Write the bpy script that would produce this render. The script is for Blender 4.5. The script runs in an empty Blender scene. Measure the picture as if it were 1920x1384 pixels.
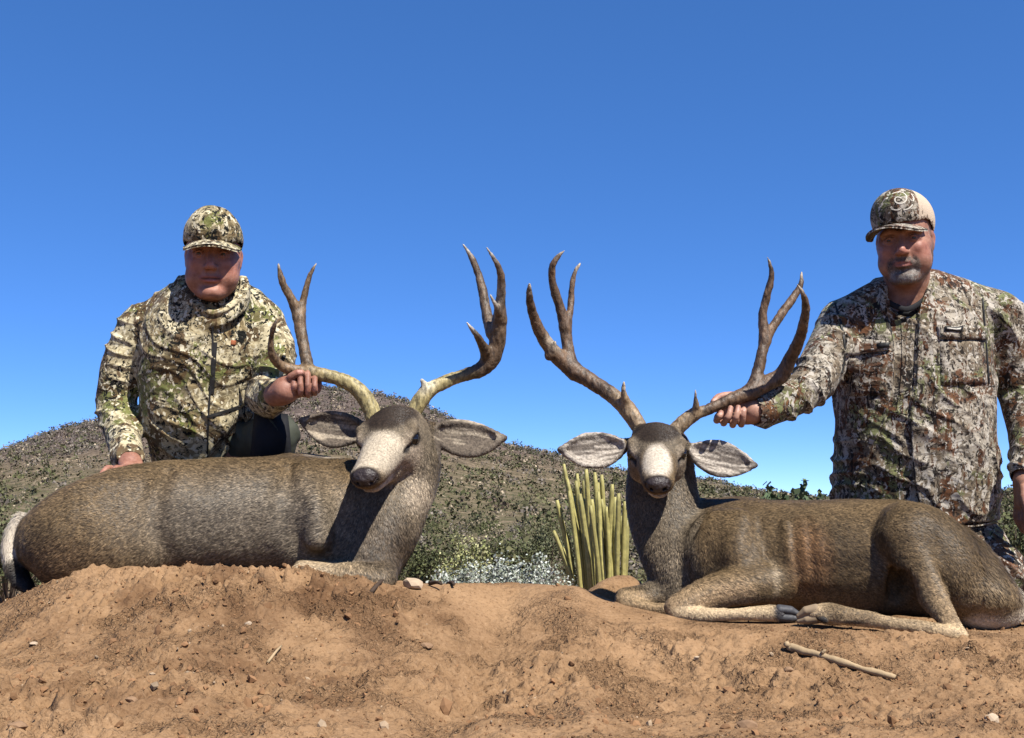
import bpy, math, random
import numpy as np
from mathutils import Vector

# ---------------------------------------------------------------- camera, sky, sun, exposure
SC = bpy.context.scene
COL = SC.collection
FPX = 2059.0                      # focal length in pixels of the 1920 px wide photograph
CAM_H = 0.334
HORIZON = 940.0                   # row of the photograph on which the horizon lies
PITCH = math.atan((HORIZON - 692.0) / FPX)

cam_data = bpy.data.cameras.new("camera")
cam = bpy.data.objects.new("camera", cam_data)
COL.objects.link(cam)
cam_data.sensor_fit = 'HORIZONTAL'
cam_data.sensor_width = 36.0
cam_data.lens = 36.0 * FPX / 1920.0
cam_data.clip_start = 0.05
cam_data.clip_end = 20000.0
cam.location = (0, 0, CAM_H)
cam.rotation_euler = (math.pi / 2 + PITCH, 0, 0)
SC.camera = cam

SUN_DIR = np.array([0.36, -0.47, 0.81])
SUN_DIR /= np.linalg.norm(SUN_DIR)
SUN_EL = math.asin(SUN_DIR[2])
SUN_ROT = math.atan2(SUN_DIR[0], SUN_DIR[1])

world = bpy.data.worlds.new("World")
SC.world = world
world.use_nodes = True
wn = world.node_tree
sky = wn.nodes.new('ShaderNodeTexSky')
sky.sky_type = 'NISHITA'
sky.sun_disc = False
sky.sun_elevation = SUN_EL
sky.sun_rotation = SUN_ROT
sky.altitude = 800.0
sky.air_density = 0.25
sky.dust_density = 0.0
sky.ozone_density = 4.0
gam = wn.nodes.new('ShaderNodeGamma')
gam.inputs['Gamma'].default_value = 0.6
hsv = wn.nodes.new('ShaderNodeHueSaturation')
hsv.inputs['Hue'].default_value = 0.511
hsv.inputs['Saturation'].default_value = 1.52
hsv.inputs['Value'].default_value = 4.0
wn.links.new(sky.outputs[0], gam.inputs['Color'])
wn.links.new(gam.outputs[0], hsv.inputs['Color'])
wn.links.new(hsv.outputs[0], wn.nodes['Background'].inputs['Color'])
wn.nodes['Background'].inputs['Strength'].default_value = 0.0605

sun_data = bpy.data.lights.new("sun", 'SUN')
sun_data.energy = 5.0
sun_data.angle = math.radians(0.5)
sun_data.color = (1.0, 0.955, 0.88)
sun = bpy.data.objects.new("sun", sun_data)
COL.objects.link(sun)
sun.location = (4, -5, 9)
sun.rotation_euler = Vector(SUN_DIR).to_track_quat('Z', 'Y').to_euler()

SC.view_settings.view_transform = 'Standard'
SC.view_settings.look = 'None'
SC.view_settings.exposure = 1.05
SC.view_settings.gamma = 1.0
SC.view_settings.use_curve_mapping = False

ALB = 0.78                        # every base colour is set for exposure 0.7 and scaled here
VS = 1.0                          # voxel scale

# ---------------------------------------------------------------- helpers
CT, ST = math.cos(PITCH), math.sin(PITCH)


def W(px, py, Y):
    """world point at depth Y that the photograph shows at (px, py)"""
    a, b = (px - 960.0) / FPX, (692.0 - py) / FPX
    t = Y / (CT - b * ST)
    return np.array([a * t, Y, CAM_H + (ST + b * CT) * t])


def q(p, Y):
    return p * Y / FPX


def unit(v):
    v = np.asarray(v, float)
    return v / max(np.linalg.norm(v), 1e-9)


def V3(*a):
    return np.array(a, float)


def smooth01(t):
    t = np.clip(t, 0, 1)
    return t * t * (3 - 2 * t)


def _hash(ix, iy, iz, seed):
    with np.errstate(over='ignore'):
        h = (ix.astype(np.int64) * 374761393 + iy.astype(np.int64) * 668265263
             + iz.astype(np.int64) * 2147483647 + seed * 974711) & 0xffffffff
        h = ((h ^ (h >> 13)) * 1274126177) & 0xffffffff
        h = ((h ^ (h >> 16)) * 2246822519) & 0xffffffff
    return ((h ^ (h >> 15)) & 0xffff).astype(np.float64) / 65535.0


def vnoise(P, seed=0):
    """value noise in -1..1 at points P (n,3)"""
    P = np.asarray(P, float)
    I = np.floor(P).astype(np.int64)
    f = P - I
    f = f * f * f * (f * (f * 6 - 15) + 10)
    x, y, z = I.T
    fx, fy, fz = f.T
    r = 0
    for dx in (0, 1):
        wx = fx if dx else 1 - fx
        for dy in (0, 1):
            wy = fy if dy else 1 - fy
            for dz in (0, 1):
                wz = fz if dz else 1 - fz
                r = r + wx * wy * wz * _hash(x + dx, y + dy, z + dz, seed)
    return r * 2 - 1


def fbm(P, octaves=4, seed=0, gain=0.5):
    r, a, P = 0, 1.0, np.asarray(P, float)
    for o in range(octaves):
        r = r + a * vnoise(P, seed + o)
        P = P * 2.03 + 17.3
        a *= gain
    return r


def smin(a, b, k):
    if k <= 0:
        return np.minimum(a, b)
    h = np.maximum(k - np.abs(a - b), 0) / k
    return np.minimum(a, b) - h * h * (k * 0.25)


def catmull(pts, n):
    """resample a polyline of vectors (any dimension) with a Catmull-Rom spline"""
    P = np.asarray(pts, float)
    if len(P) == 2:
        t = np.linspace(0, 1, n)[:, None]
        return P[0] * (1 - t) + P[1] * t
    Q = np.vstack([2 * P[0] - P[1], P, 2 * P[-1] - P[-2]])
    m = len(P) - 1
    out = []
    for u in np.linspace(0, m, n):
        i = min(int(u), m - 1)
        t = u - i
        p0, p1, p2, p3 = Q[i:i + 4]
        out.append(0.5 * (2 * p1 + (p2 - p0) * t + (2 * p0 - 5 * p1 + 4 * p2 - p3) * t * t
                          + (3 * p1 - p0 - 3 * p2 + p3) * t ** 3))
    return np.array(out)


class Sculpt:
    """signed-distance clay: blended solids meshed as one continuous surface"""

    def __init__(s, lo, hi, vox):
        s.v = vox * VS
        s.lo = np.array(lo, float)
        n = np.ceil((np.array(hi) - s.lo) / s.v).astype(int) + 1
        s.n = n
        s.ax = [(s.lo[i] + s.v * np.arange(n[i])).astype(np.float32) for i in range(3)]
        s.d = np.full(n, 0.3, np.float32)

    def _sl(s, lo, hi):
        a = np.clip(np.floor((np.asarray(lo) - s.lo) / s.v).astype(int), 0, s.n)
        b = np.clip(np.ceil((np.asarray(hi) - s.lo) / s.v).astype(int) + 1, 0, s.n)
        if (b <= a).any():
            return None
        return tuple(slice(a[i], b[i]) for i in range(3))

    def _xyz(s, sl):
        return s.ax[0][sl[0]][:, None, None], s.ax[1][sl[1]][None, :, None], s.ax[2][sl[2]][None, None, :]

    def _put(s, sl, b, k, op):
        a = s.d[sl]
        if op == 'u':
            s.d[sl] = smin(a, b, k)
        else:
            s.d[sl] = -smin(-a, b, k)

    def ell(s, c, r, R=None, k=0.02, op='u'):
        c = np.asarray(c, float)
        r = np.asarray(r, float) * np.ones(3)
        m = max(r) + k + 3 * s.v
        sl = s._sl(c - m, c + m)
        if sl is None:
            return
        X, Y, Z = s._xyz(sl)
        X, Y, Z = X - c[0], Y - c[1], Z - c[2]
        if R is None:
            R = np.eye(3)
        k0 = k1 = 0
        for i in range(3):
            t = (X * R[i][0] + Y * R[i][1] + Z * R[i][2]) / r[i]
            k0 = k0 + t * t
            k1 = k1 + (t / r[i]) ** 2
        k0 = np.sqrt(k0)
        k1 = np.sqrt(k1) + 1e-9
        b = np.where(k0 < 0.2, (k0 - 1) * min(r), k0 * (k0 - 1) / k1).astype(np.float32)
        s._put(sl, b, k, op)

    def chain(s, pts, rad, k=0.02, op='u', n=None):
        """round tube through the points with changing radius"""
        P = np.hstack([np.asarray(pts, float), np.reshape(np.asarray(rad, float) * np.ones(len(pts)), (-1, 1))])
        if n:
            P = catmull(P, n)
            P[:, 3] = np.maximum(P[:, 3], 0.0006)
        m = P[:, 3].max() + k + 3 * s.v
        sl = s._sl(P[:, :3].min(0) - m, P[:, :3].max(0) + m)
        if sl is None:
            return
        b = np.full([x.stop - x.start for x in sl], 0.3, np.float32)
        for A, B in zip(P[:-1], P[1:]):
            m = max(A[3], B[3]) + k + 3 * s.v
            ss = s._sl(np.minimum(A[:3], B[:3]) - m, np.maximum(A[:3], B[:3]) + m)
            if ss is None:
                continue
            X, Y, Z = s._xyz(ss)
            d = B[:3] - A[:3]
            L = max(d @ d, 1e-12)
            X, Y, Z = X - A[0], Y - A[1], Z - A[2]
            t = np.clip((X * d[0] + Y * d[1] + Z * d[2]) / L, 0, 1)
            dist = np.sqrt((X - t * d[0]) ** 2 + (Y - t * d[1]) ** 2 + (Z - t * d[2]) ** 2) - (A[3] + t * (B[3] - A[3]))
            loc = tuple(slice(ss[i].start - sl[i].start, ss[i].stop - sl[i].start) for i in range(3))
            b[loc] = np.minimum(b[loc], dist)
        s._put(sl, b, k, op)

    def loft(s, secs, up, k=0.02, op='u', n=None, e=2.0):
        """elliptic loft: secs = (centre, radius along up, radius across); rounded ends"""
        P = np.array([list(c) + [ru, rv] for c, ru, rv in secs], float)
        if n:
            P = catmull(P, n)
            P[:, 3:] = np.maximum(P[:, 3:], 0.001)
        m = P[:, 3:].max() * 1.3 + k + 3 * s.v
        sl = s._sl(P[:, :3].min(0) - m, P[:, :3].max(0) + m)
        if sl is None:
            return
        b = np.full([x.stop - x.start for x in sl], 0.3, np.float32)
        for A, B in zip(P[:-1], P[1:]):
            m = max(A[3:].max(), B[3:].max()) * 1.2 + k + 3 * s.v
            ss = s._sl(np.minimum(A[:3], B[:3]) - m, np.maximum(A[:3], B[:3]) + m)
            if ss is None:
                continue
            X, Y, Z = s._xyz(ss)
            d = B[:3] - A[:3]
            L = np.linalg.norm(d)
            if L < 1e-6:
                continue
            t_ = d / L
            U = np.asarray(up, float)
            U = unit(U - (U @ t_) * t_)
            Vv = np.cross(t_, U)
            X, Y, Z = X - A[0], Y - A[1], Z - A[2]
            al = X * t_[0] + Y * t_[1] + Z * t_[2]
            t = np.clip(al / L, 0, 1)
            ax = al - t * L
            ru = A[3] + t * (B[3] - A[3])
            rv = A[4] + t * (B[4] - A[4])
            mn = np.minimum(ru, rv)
            u = np.abs(X * U[0] + Y * U[1] + Z * U[2]) / ru
            v = np.abs(X * Vv[0] + Y * Vv[1] + Z * Vv[2]) / rv
            if e == 2.0:
                rr = np.sqrt(u * u + v * v + (ax / mn) ** 2)
            else:
                rr = (u ** e + v ** e + np.abs(ax / mn) ** e) ** (1 / e)
            dist = (rr - 1) * mn
            loc = tuple(slice(ss[i].start - sl[i].start, ss[i].stop - sl[i].start) for i in range(3))
            b[loc] = np.minimum(b[loc], dist)
        s._put(sl, b, k, op)

    def cut(s, c, nrm, k=0.004):
        """remove everything on the side the normal points to"""
        nrm = unit(nrm)
        c = np.asarray(c, float)
        sl = tuple(slice(0, int(x)) for x in s.n)
        X, Y, Z = s._xyz(sl)
        p = ((X - c[0]) * nrm[0] + (Y - c[1]) * nrm[1] + (Z - c[2]) * nrm[2]).astype(np.float32)
        s.d = -smin(-s.d, -p, k)

    def mesh(s, relax=1):
        """surface nets; returns vertices and quads"""
        d = s.d
        d[0], d[-1] = 0.3, 0.3
        d[:, 0], d[:, -1] = 0.3, 0.3
        d[:, :, 0], d[:, :, -1] = 0.3, 0.3
        ins = d < 0
        c = np.zeros([x - 1 for x in d.shape], np.uint8)
        for i in (0, 1):
            for j in (0, 1):
                for k in (0, 1):
                    c += ins[i:d.shape[0] - 1 + i, j:d.shape[1] - 1 + j, k:d.shape[2] - 1 + k]
        act = (c > 0) & (c < 8)
        I = np.argwhere(act)
        vid = np.full(c.shape, -1, np.int32)
        vid[act] = np.arange(len(I))
        cor = {}
        for i in (0, 1):
            for j in (0, 1):
                for k in (0, 1):
                    cor[(i, j, k)] = d[I[:, 0] + i, I[:, 1] + j, I[:, 2] + k].astype(np.float64)
        acc = np.zeros((len(I), 3))
        cnt = np.zeros(len(I))
        for a in range(3):
            for p in (0, 1):
                for r in (0, 1):
                    o = [p, r]
                    o.insert(a, 0)
                    A = tuple(o)
                    o[a] = 1
                    B = tuple(o)
                    va, vb = cor[A], cor[B]
                    mk = (va < 0) != (vb < 0)
                    den = np.where(mk, va - vb, 1)
                    t = np.where(mk, va / den, 0)
                    pt = np.tile(np.array(A, float), (len(I), 1))
                    pt[:, a] = t
                    acc += pt * mk[:, None]
                    cnt += mk
        Vt = s.lo + s.v * (I + acc / cnt[:, None])
        quads = []
        for a in range(3):
            lo = [slice(1, -1)] * 3
            hi = [slice(1, -1)] * 3
            lo[a], hi[a] = slice(0, -1), slice(1, None)
            s0, s1 = ins[tuple(lo)], ins[tuple(hi)]
            for flag, flip in ((s0 & ~s1, False), (~s0 & s1, True)):
                J = np.argwhere(flag)
                if not len(J):
                    continue
                for ax in range(3):
                    if ax != a:
                        J[:, ax] += 1
                b1, b2 = [(1, 2), (2, 0), (0, 1)][a]
                ids = []
                for o1, o2 in ((-1, -1), (0, -1), (0, 0), (-1, 0)):
                    K = J.copy()
                    K[:, b1] += o1
                    K[:, b2] += o2
                    ids.append(vid[K[:, 0], K[:, 1], K[:, 2]])
                Q = np.stack(ids, 1)
                quads.append(Q[:, ::-1] if flip else Q)
        Q = np.vstack(quads)
        Q = Q[(Q >= 0).all(1)]
        for _ in range(relax):
            Vt = relax_once(Vt, Q, 0.5)
        return Vt, Q


def relax_once(Vt, Q, w):
    acc = np.zeros_like(Vt)
    cnt = np.zeros(len(Vt))
    for i in range(4):
        a, b = Q[:, i], Q[:, (i + 1) % 4]
        for x in range(3):
            acc[:, x] += np.bincount(a, Vt[b, x], len(Vt))
            acc[:, x] += np.bincount(b, Vt[a, x], len(Vt))
        cnt += np.bincount(a, minlength=len(Vt)) + np.bincount(b, minlength=len(Vt))
    return Vt * (1 - w) + acc / np.maximum(cnt, 1)[:, None] * w


def vnormals(Vt, F):
    fn = np.cross(Vt[F[:, 1]] - Vt[F[:, 0]], Vt[F[:, -1]] - Vt[F[:, 0]])
    if F.shape[1] == 4:
        fn = np.cross(Vt[F[:, 2]] - Vt[F[:, 0]], Vt[F[:, 3]] - Vt[F[:, 1]])
    N = np.zeros_like(Vt)
    for i in range(F.shape[1]):
        for x in range(3):
            N[:, x] += np.bincount(F[:, i], fn[:, x], len(Vt))
    return N / np.maximum(np.linalg.norm(N, axis=1), 1e-12)[:, None]


def make_obj(name, Vt, F, mat, parent=None, origin=None, smooth=True, col=None, mats=None, midx=None):
    """link ONE mesh object; vertices are given in world space"""
    F = np.asarray(F, np.int32)
    Vt = np.asarray(Vt, float)
    base = np.zeros(3)
    if parent is not None:
        base = np.array(parent_origin(parent))
    elif origin is not None:
        base = np.asarray(origin, float)
    me = bpy.data.meshes.new(name)
    me.vertices.add(len(Vt))
    me.vertices.foreach_set('co', (Vt - base).astype(np.float32).ravel())
    n = F.shape[1]
    me.loops.add(F.size)
    me.loops.foreach_set('vertex_index', F.ravel())
    me.polygons.add(len(F))
    me.polygons.foreach_set('loop_start', np.arange(0, F.size, n, dtype=np.int32))
    me.polygons.foreach_set('use_smooth', np.full(len(F), smooth, bool))
    for m in (mats or [mat]):
        me.materials.append(m)
    if midx is not None:
        me.polygons.foreach_set('material_index', np.asarray(midx, np.int32))
    if col is not None:
        at = me.color_attributes.new('Col', 'FLOAT_COLOR', 'POINT')
        c4 = np.ones((len(Vt), 4), np.float32)
        c4[:, :col.shape[1]] = col
        at.data.foreach_set('color', c4.ravel())
    me.update()
    me.validate()
    ob = bpy.data.objects.new(name, me)
    COL.objects.link(ob)
    if parent is not None:
        ob.parent = parent
    elif origin is not None:
        ob.location = base
    return ob


def parent_origin(p):
    o = np.array(p.location)
    while p.parent is not None:
        p = p.parent
        o = o + np.array(p.location)
    return o


def tag(o, label, cat, group=None):
    o['label'] = label
    o['category'] = cat
    if group:
        o['group'] = group
    return o


def thing(name, label, cat, loc, group=None):
    o = bpy.data.objects.new(name, None)
    COL.objects.link(o)
    o.location = loc
    o.empty_display_size = 0.05
    return tag(o, label, cat, group)


def structure(o):
    o['kind'] = 'structure'
    return o


def tube(pts, rad, n=None, seg=8, up=(0, 0, 1), ratio=1.0, caps=True):
    """simple swept tube; returns vertices, quads"""
    P = np.hstack([np.asarray(pts, float), np.reshape(np.asarray(rad, float) * np.ones(len(pts)), (-1, 1))])
    if n:
        P = catmull(P, n)
        P[:, 3] = np.maximum(P[:, 3], 1e-4)
    T = np.gradient(P[:, :3], axis=0)
    T /= np.maximum(np.linalg.norm(T, axis=1), 1e-9)[:, None]
    rings = []
    U = np.asarray(up, float)
    if abs(unit(U) @ T[0]) > 0.95:
        U = V3(1, 0.2, 0)
    a = np.arange(seg) * 2 * math.pi / seg
    for p, t in zip(P, T):
        U = unit(U - (U @ t) * t)
        B = np.cross(t, U)
        rings.append(p[:3] + p[3] * (np.cos(a)[:, None] * U + ratio * np.sin(a)[:, None] * B))
    Vt = np.vstack(rings)
    m = len(P)
    F = []
    for i in range(m - 1):
        for j in range(seg):
            k = (j + 1) % seg
            F.append((i * seg + j, i * seg + k, (i + 1) * seg + k, (i + 1) * seg + j))
    if caps:
        Vt = np.vstack([Vt, P[0, :3], P[-1, :3]])
        c0, c1 = len(Vt) - 2, len(Vt) - 1
        for j in range(0, seg, 2):
            F.append((c0, (j + 2) % seg, (j + 1) % seg, j))
            b = (m - 1) * seg
            F.append((c1, b + j, b + (j + 1) % seg, b + (j + 2) % seg))
    return Vt, np.array(F, np.int32)


def join(parts):
    Vs, Fs, o = [], [], 0
    for v, f in parts:
        Vs.append(v)
        Fs.append(f + o)
        o += len(v)
    return np.vstack(Vs), np.vstack(Fs)


ICO_V = None


def icosphere(sub):
    import bmesh
    bm = bmesh.new()
    bmesh.ops.create_icosphere(bm, subdivisions=sub, radius=1.0)
    v = np.array([x.co[:] for x in bm.verts])
    f = np.array([[y.index for y in x.verts] for x in bm.faces], np.int32)
    bm.free()
    return v, f


# ---- node helpers
class NT:
    def __init__(s, name):
        s.m = bpy.data.materials.new(name)
        s.m.use_nodes = True
        s.t = s.m.node_tree
        s.b = s.t.nodes['Principled BSDF']
        s.out = s.t.nodes['Material Output']

    def n(s, typ, _out=0, **kw):
        nd = s.t.nodes.new('ShaderNode' + typ)
        for k, v in kw.items():
            if k in ('ins',):
                for kk, vv in v.items():
                    s.set(nd.inputs[kk], vv)
            else:
                setattr(nd, k, v)
        return nd.outputs[_out]

    def set(s, sock, v):
        if isinstance(v, bpy.types.NodeSocket):
            s.t.links.new(v, sock)
        elif isinstance(v, (tuple, list)) and sock.type == 'RGBA' and len(v) == 3:
            sock.default_value = (*v, 1)
        else:
            sock.default_value = v

    def coord(s, which='Object', scale=None, rot=(0, 0, 0)):
        o = s.n('TexCoord')
        o = o.node.outputs[which]
        if scale is not None:
            o = s.n('Mapping', ins={'Vector': o, 'Scale': scale, 'Rotation': rot, 'Location': getattr(s, 'shift', (0, 0, 0))})
        return o

    def noise(s, vec, scale, detail=3.0, rough=0.5, dist=0.0, color=False):
        return s.n('TexNoise', 1 if color else 0, ins={'Vector': vec, 'Scale': scale, 'Detail': detail, 'Roughness': rough, 'Distortion': dist})

    def ramp(s, fac, stops, interp='LINEAR'):
        o = s.n('ValToRGB', ins={'Fac': fac})
        cr = o.node.color_ramp
        cr.interpolation = interp
        while len(cr.elements) < len(stops):
            cr.elements.new(0.5)
        for e, (p, c) in zip(cr.elements, stops):
            e.position = p
            e.color = (c, c, c, 1) if np.isscalar(c) else (*c, 1)
        return o

    def mix(s, fac, a, b, mode='MIX'):
        o = s.n('Mix', data_type='RGBA', blend_type=mode)
        nd = o.node
        s.set(nd.inputs[0], fac)
        s.set(nd.inputs[6], a)
        s.set(nd.inputs[7], b)
        return nd.outputs[2]

    def math(s, op, a, b=0.0, clamp=False):
        o = s.n('Math', operation=op, use_clamp=clamp)
        s.set(o.node.inputs[0], a)
        s.set(o.node.inputs[1], b)
        return o

    def bump(s, h, strength=0.5, dist=0.01, normal=None):
        ins = {'Height': h, 'Strength': strength, 'Distance': dist}
        if normal is not None:
            ins['Normal'] = normal
        return s.n('Bump', ins=ins)

    def done(s, color=None, rough=0.7, spec=0.3, normal=None, **kw):
        if color is not None:
            if isinstance(color, bpy.types.NodeSocket):
                color = s.mix(1.0, color, (ALB, ALB, ALB), 'MULTIPLY')
            else:
                color = tuple(x * ALB for x in color)
            s.set(s.b.inputs['Base Color'], color)
        s.set(s.b.inputs['Roughness'], rough)
        s.set(s.b.inputs['Specular IOR Level'], spec)
        if normal is not None:
            s.set(s.b.inputs['Normal'], normal)
        for k, v in kw.items():
            s.set(s.b.inputs[k.replace('_', ' ')], v)
        return s.m


def plain(name, color, rough=0.7, spec=0.3, var=0.25, scale=20.0, bump=0.2):
    t = NT(name)
    c = t.coord()
    f = t.noise(c, scale, 4)
    col = t.mix(f, tuple(x * (1 - var) for x in color), tuple(min(1, x * (1 + var)) for x in color))
    return t.done(col, rough, spec, t.bump(f, bump, 0.004))
# ---------------------------------------------------------------- ground: mound, flats and hill in one sheet each
def tps_fit(P, z, lam=1e-3):
    n = len(P)
    r = np.linalg.norm(P[:, None] - P[None], axis=2)
    K = np.where(r > 0, r * r * np.log(r + 1e-9), 0) + lam * np.eye(n)
    A = np.zeros((n + 3, n + 3))
    A[:n, :n] = K
    A[:n, n] = 1
    A[:n, n + 1:] = P
    A[n, :n] = 1
    A[n + 1:, :n] = P.T
    return np.linalg.solve(A, np.concatenate([z, [0, 0, 0]])), P


def tps_eval(fit, X):
    w, P = fit
    out = np.zeros(len(X))
    for i in range(0, len(X), 60000):
        x = X[i:i + 60000]
        r = np.linalg.norm(x[:, None] - P[None], axis=2)
        out[i:i + 60000] = np.where(r > 0, r * r * np.log(r + 1e-9), 0) @ w[:len(P)] + w[len(P)] + x @ w[len(P) + 1:]
    return out


_g = []


def gp(px, py, Y):
    p = W(px, py, Y)
    _g.append((p[0], p[1], p[2]))


for x in (-2.6, -1.7, -0.9, 0.0, 0.9, 1.7, 2.6):
    _g.append((x, 0.8, -0.06))
    _g.append((x, 1.6, -0.03))
# front edge of the left hump under the left deer, then the crest to the right
gp(0, 1170, 2.62); gp(80, 1108, 2.70); gp(150, 1090, 2.74); gp(235, 1076, 2.78); gp(330, 1070, 2.80); gp(420, 1070, 2.80)
gp(500, 1076, 2.80); gp(600, 1078, 2.80); gp(720, 1096, 2.86)
gp(300, 1160, 2.40); gp(500, 1170, 2.40); gp(700, 1190, 2.45); gp(100, 1220, 2.35)
gp(850, 1099, 3.10); gp(960, 1100, 3.10); gp(1050, 1106, 3.05); gp(1110, 1114, 3.02)
_g += [(0.0, 3.4, -.06), (.14, 3.32, -.05), (.24, 3.3, -.045), (-.16, 3.42, -.05)]
gp(880, 1196, 2.62); gp(1000, 1200, 2.62); gp(1110, 1212, 2.62); gp(960, 1330, 2.0)
gp(1180, 1145, 3.05); gp(1270, 1152, 2.98); gp(1400, 1166, 2.86); gp(1500, 1168, 2.80); gp(1640, 1190, 2.70)
gp(1800, 1206, 2.66); gp(1900, 1190, 2.76); gp(1980, 1200, 2.75)
gp(1150, 1082, 3.5); gp(1180, 1076, 3.52); gp(1122, 1098, 3.46)
gp(1300, 1270, 2.40); gp(1600, 1280, 2.35); gp(1850, 1290, 2.35)
for px, z, Y in ((120, .12, 3.1), (300, .135, 3.15), (520, .13, 3.15), (700, .11, 3.1), (300, .07, 3.7), (600, .06, 3.7),
                 (850, -0.12, 3.75), (1000, -0.14, 3.8), (1100, -0.06, 3.7), (1220, .05, 3.5), (1350, .02, 3.3), (1500, .0, 3.2),
                 (1700, -.01, 3.1), (1850, .0, 3.1), (1900, .04, 3.45), (1990, .05, 3.5), (1650, .0, 3.6), (1400, .0, 3.8)):
    p = W(px, 1000, Y)
    _g.append((p[0], Y, z))
_g = np.array(_g)
G_FIT = tps_fit(_g[:, :2], _g[:, 2], 2e-4)
FLAT_Z = -0.73


def ground_z(XY):
    XY = np.asarray(XY, float).reshape(-1, 2)
    C = XY.copy()
    C[:, 0] = np.clip(C[:, 0], -2.3, 2.3)
    C[:, 1] = np.clip(C[:, 1], 0.8, 3.8)
    z = np.clip(tps_eval(G_FIT, C), -0.25, 0.2)
    # the bank: falls to the flats behind, and at the far left
    back = smooth01((XY[:, 1] - 3.75) / 1.9)
    side = smooth01((-1.10 - 0.10 * (XY[:, 1] - 2.7) - XY[:, 0]) / 1.5) * smooth01((XY[:, 1] - 2.45) / 0.7)
    f = np.maximum(back, side)
    f = np.maximum(f, smooth01((np.abs(XY[:, 0]) - 2.6) / 1.6))
    f = np.maximum(f, smooth01((0.2 - XY[:, 1]) / 2.0))
    return z * (1 - f) + (FLAT_Z - 0.06) * f


def gz(x, y):
    return float(ground_z([[x, y]])[0])


def axis(segs):
    return np.concatenate([np.linspace(a, b, n, endpoint=False) for a, b, n in segs] + [[segs[-1][1]]])


gx = axis([(-5, -1.6, 60), (-1.6, 1.6, 640), (1.6, 5, 60)])
gy = axis([(-3, 1.0, 40), (1.0, 1.6, 60), (1.6, 3.4, 420), (3.4, 6.2, 120)])
GX, GY = np.meshgrid(gx, gy, indexing='ij')
XY = np.stack([GX.ravel(), GY.ravel()], 1)
Z = ground_z(XY)
P3 = np.column_stack([XY, np.zeros(len(XY))])
rough_mask = 0.25 + 0.75 * smooth01(fbm(P3 * 2.2, 2, 5) * 1.4 + 0.5)
# loose dug soil to the upper left of centre
dug = np.exp(-(((XY[:, 0] + 0.62) / 0.42) ** 2 + ((XY[:, 1] - 2.62) / 0.22) ** 2)) \
    + 0.8 * np.exp(-(((XY[:, 0] + 0.55) / 0.5) ** 2 + ((XY[:, 1] - 2.05) / 0.25) ** 2)) \
    + 0.5 * np.exp(-(((XY[:, 0] - 0.75) / 0.35) ** 2 + ((XY[:, 1] - 2.0) / 0.25) ** 2))
n1 = fbm(P3 * 5, 3, 11)
n2 = fbm(P3 * 22 + vnoise(P3 * 9, 3)[:, None] * 0.6, 3, 21)
n3 = np.abs(fbm(P3 * 48, 2, 31))
n4 = np.abs(fbm(P3 * 85, 2, 33)) - .3
calm = smooth01((XY[:, 1] - 2.62 - .10 * (XY[:, 0] < 0)) / .16) * smooth01((3.6 - XY[:, 1]) / .2) * (smooth01((np.abs(XY[:, 0] - .78) - .70) / .12) * smooth01((np.abs(XY[:, 0] + .80) - .52) / .2) < .5)
calm = 1 - .86 * calm
lump = np.maximum(fbm(P3 * 30, 2, 61) - .25, 0)
lump = np.minimum(lump, .45)
Z += 0.012 * n1 * (.3 + .7 * calm) + calm * (rough_mask ** 1.5 * (0.0085 * n2 + 0.010 * n3 + .018 * lump) + .0025 * n2 + .0042 * n4) + calm * dug * (0.017 * np.abs(n2) + 0.014 * n3 + .026 * lump + .012 * np.abs(fbm(P3 * 34, 2, 37)) - 0.012)
# scraped furrows where something was dragged down the bank, and smooth tongues of fine soil
for (x0, y0, x1, y1, w, dep) in ((0.02, 3.0, -0.10, 1.8, 0.060, -0.024), (0.19, 3.05, 0.13, 1.8, 0.05, 0.018), (-0.42, 2.75, -0.45, 1.9, .06, -.012),
                                 (0.33, 2.75, 0.75, 1.9, 0.06, 0.02), (-1.0, 2.7, -1.2, 1.9, 0.07, 0.016), (-0.80, 2.7, -1.0, 1.8, 0.05, -0.012),
                                 (0.55, 2.6, 0.98, 1.85, 0.05, -0.02)):
    t = np.clip((XY[:, 1] - y0) / (y1 - y0), 0, 1)
    dx = XY[:, 0] - (x0 + t * (x1 - x0)) - 0.03 * vnoise(np.column_stack([XY[:, 1] * 3, XY[:, 0] * 0, XY[:, 0] * 0 + x0]), 9)
    Z += dep * np.exp(-(dx / w) ** 2) * smooth01((y0 + 0.1 - XY[:, 1]) / 0.3) * smooth01((XY[:, 1] - y1 + .3) / .3)


def grid_faces(nx, ny):
    i = np.arange(nx - 1)[:, None] * ny + np.arange(ny - 1)[None]
    i = i.ravel()
    return np.stack([i, i + ny, i + ny + 1, i + 1], 1)


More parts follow.
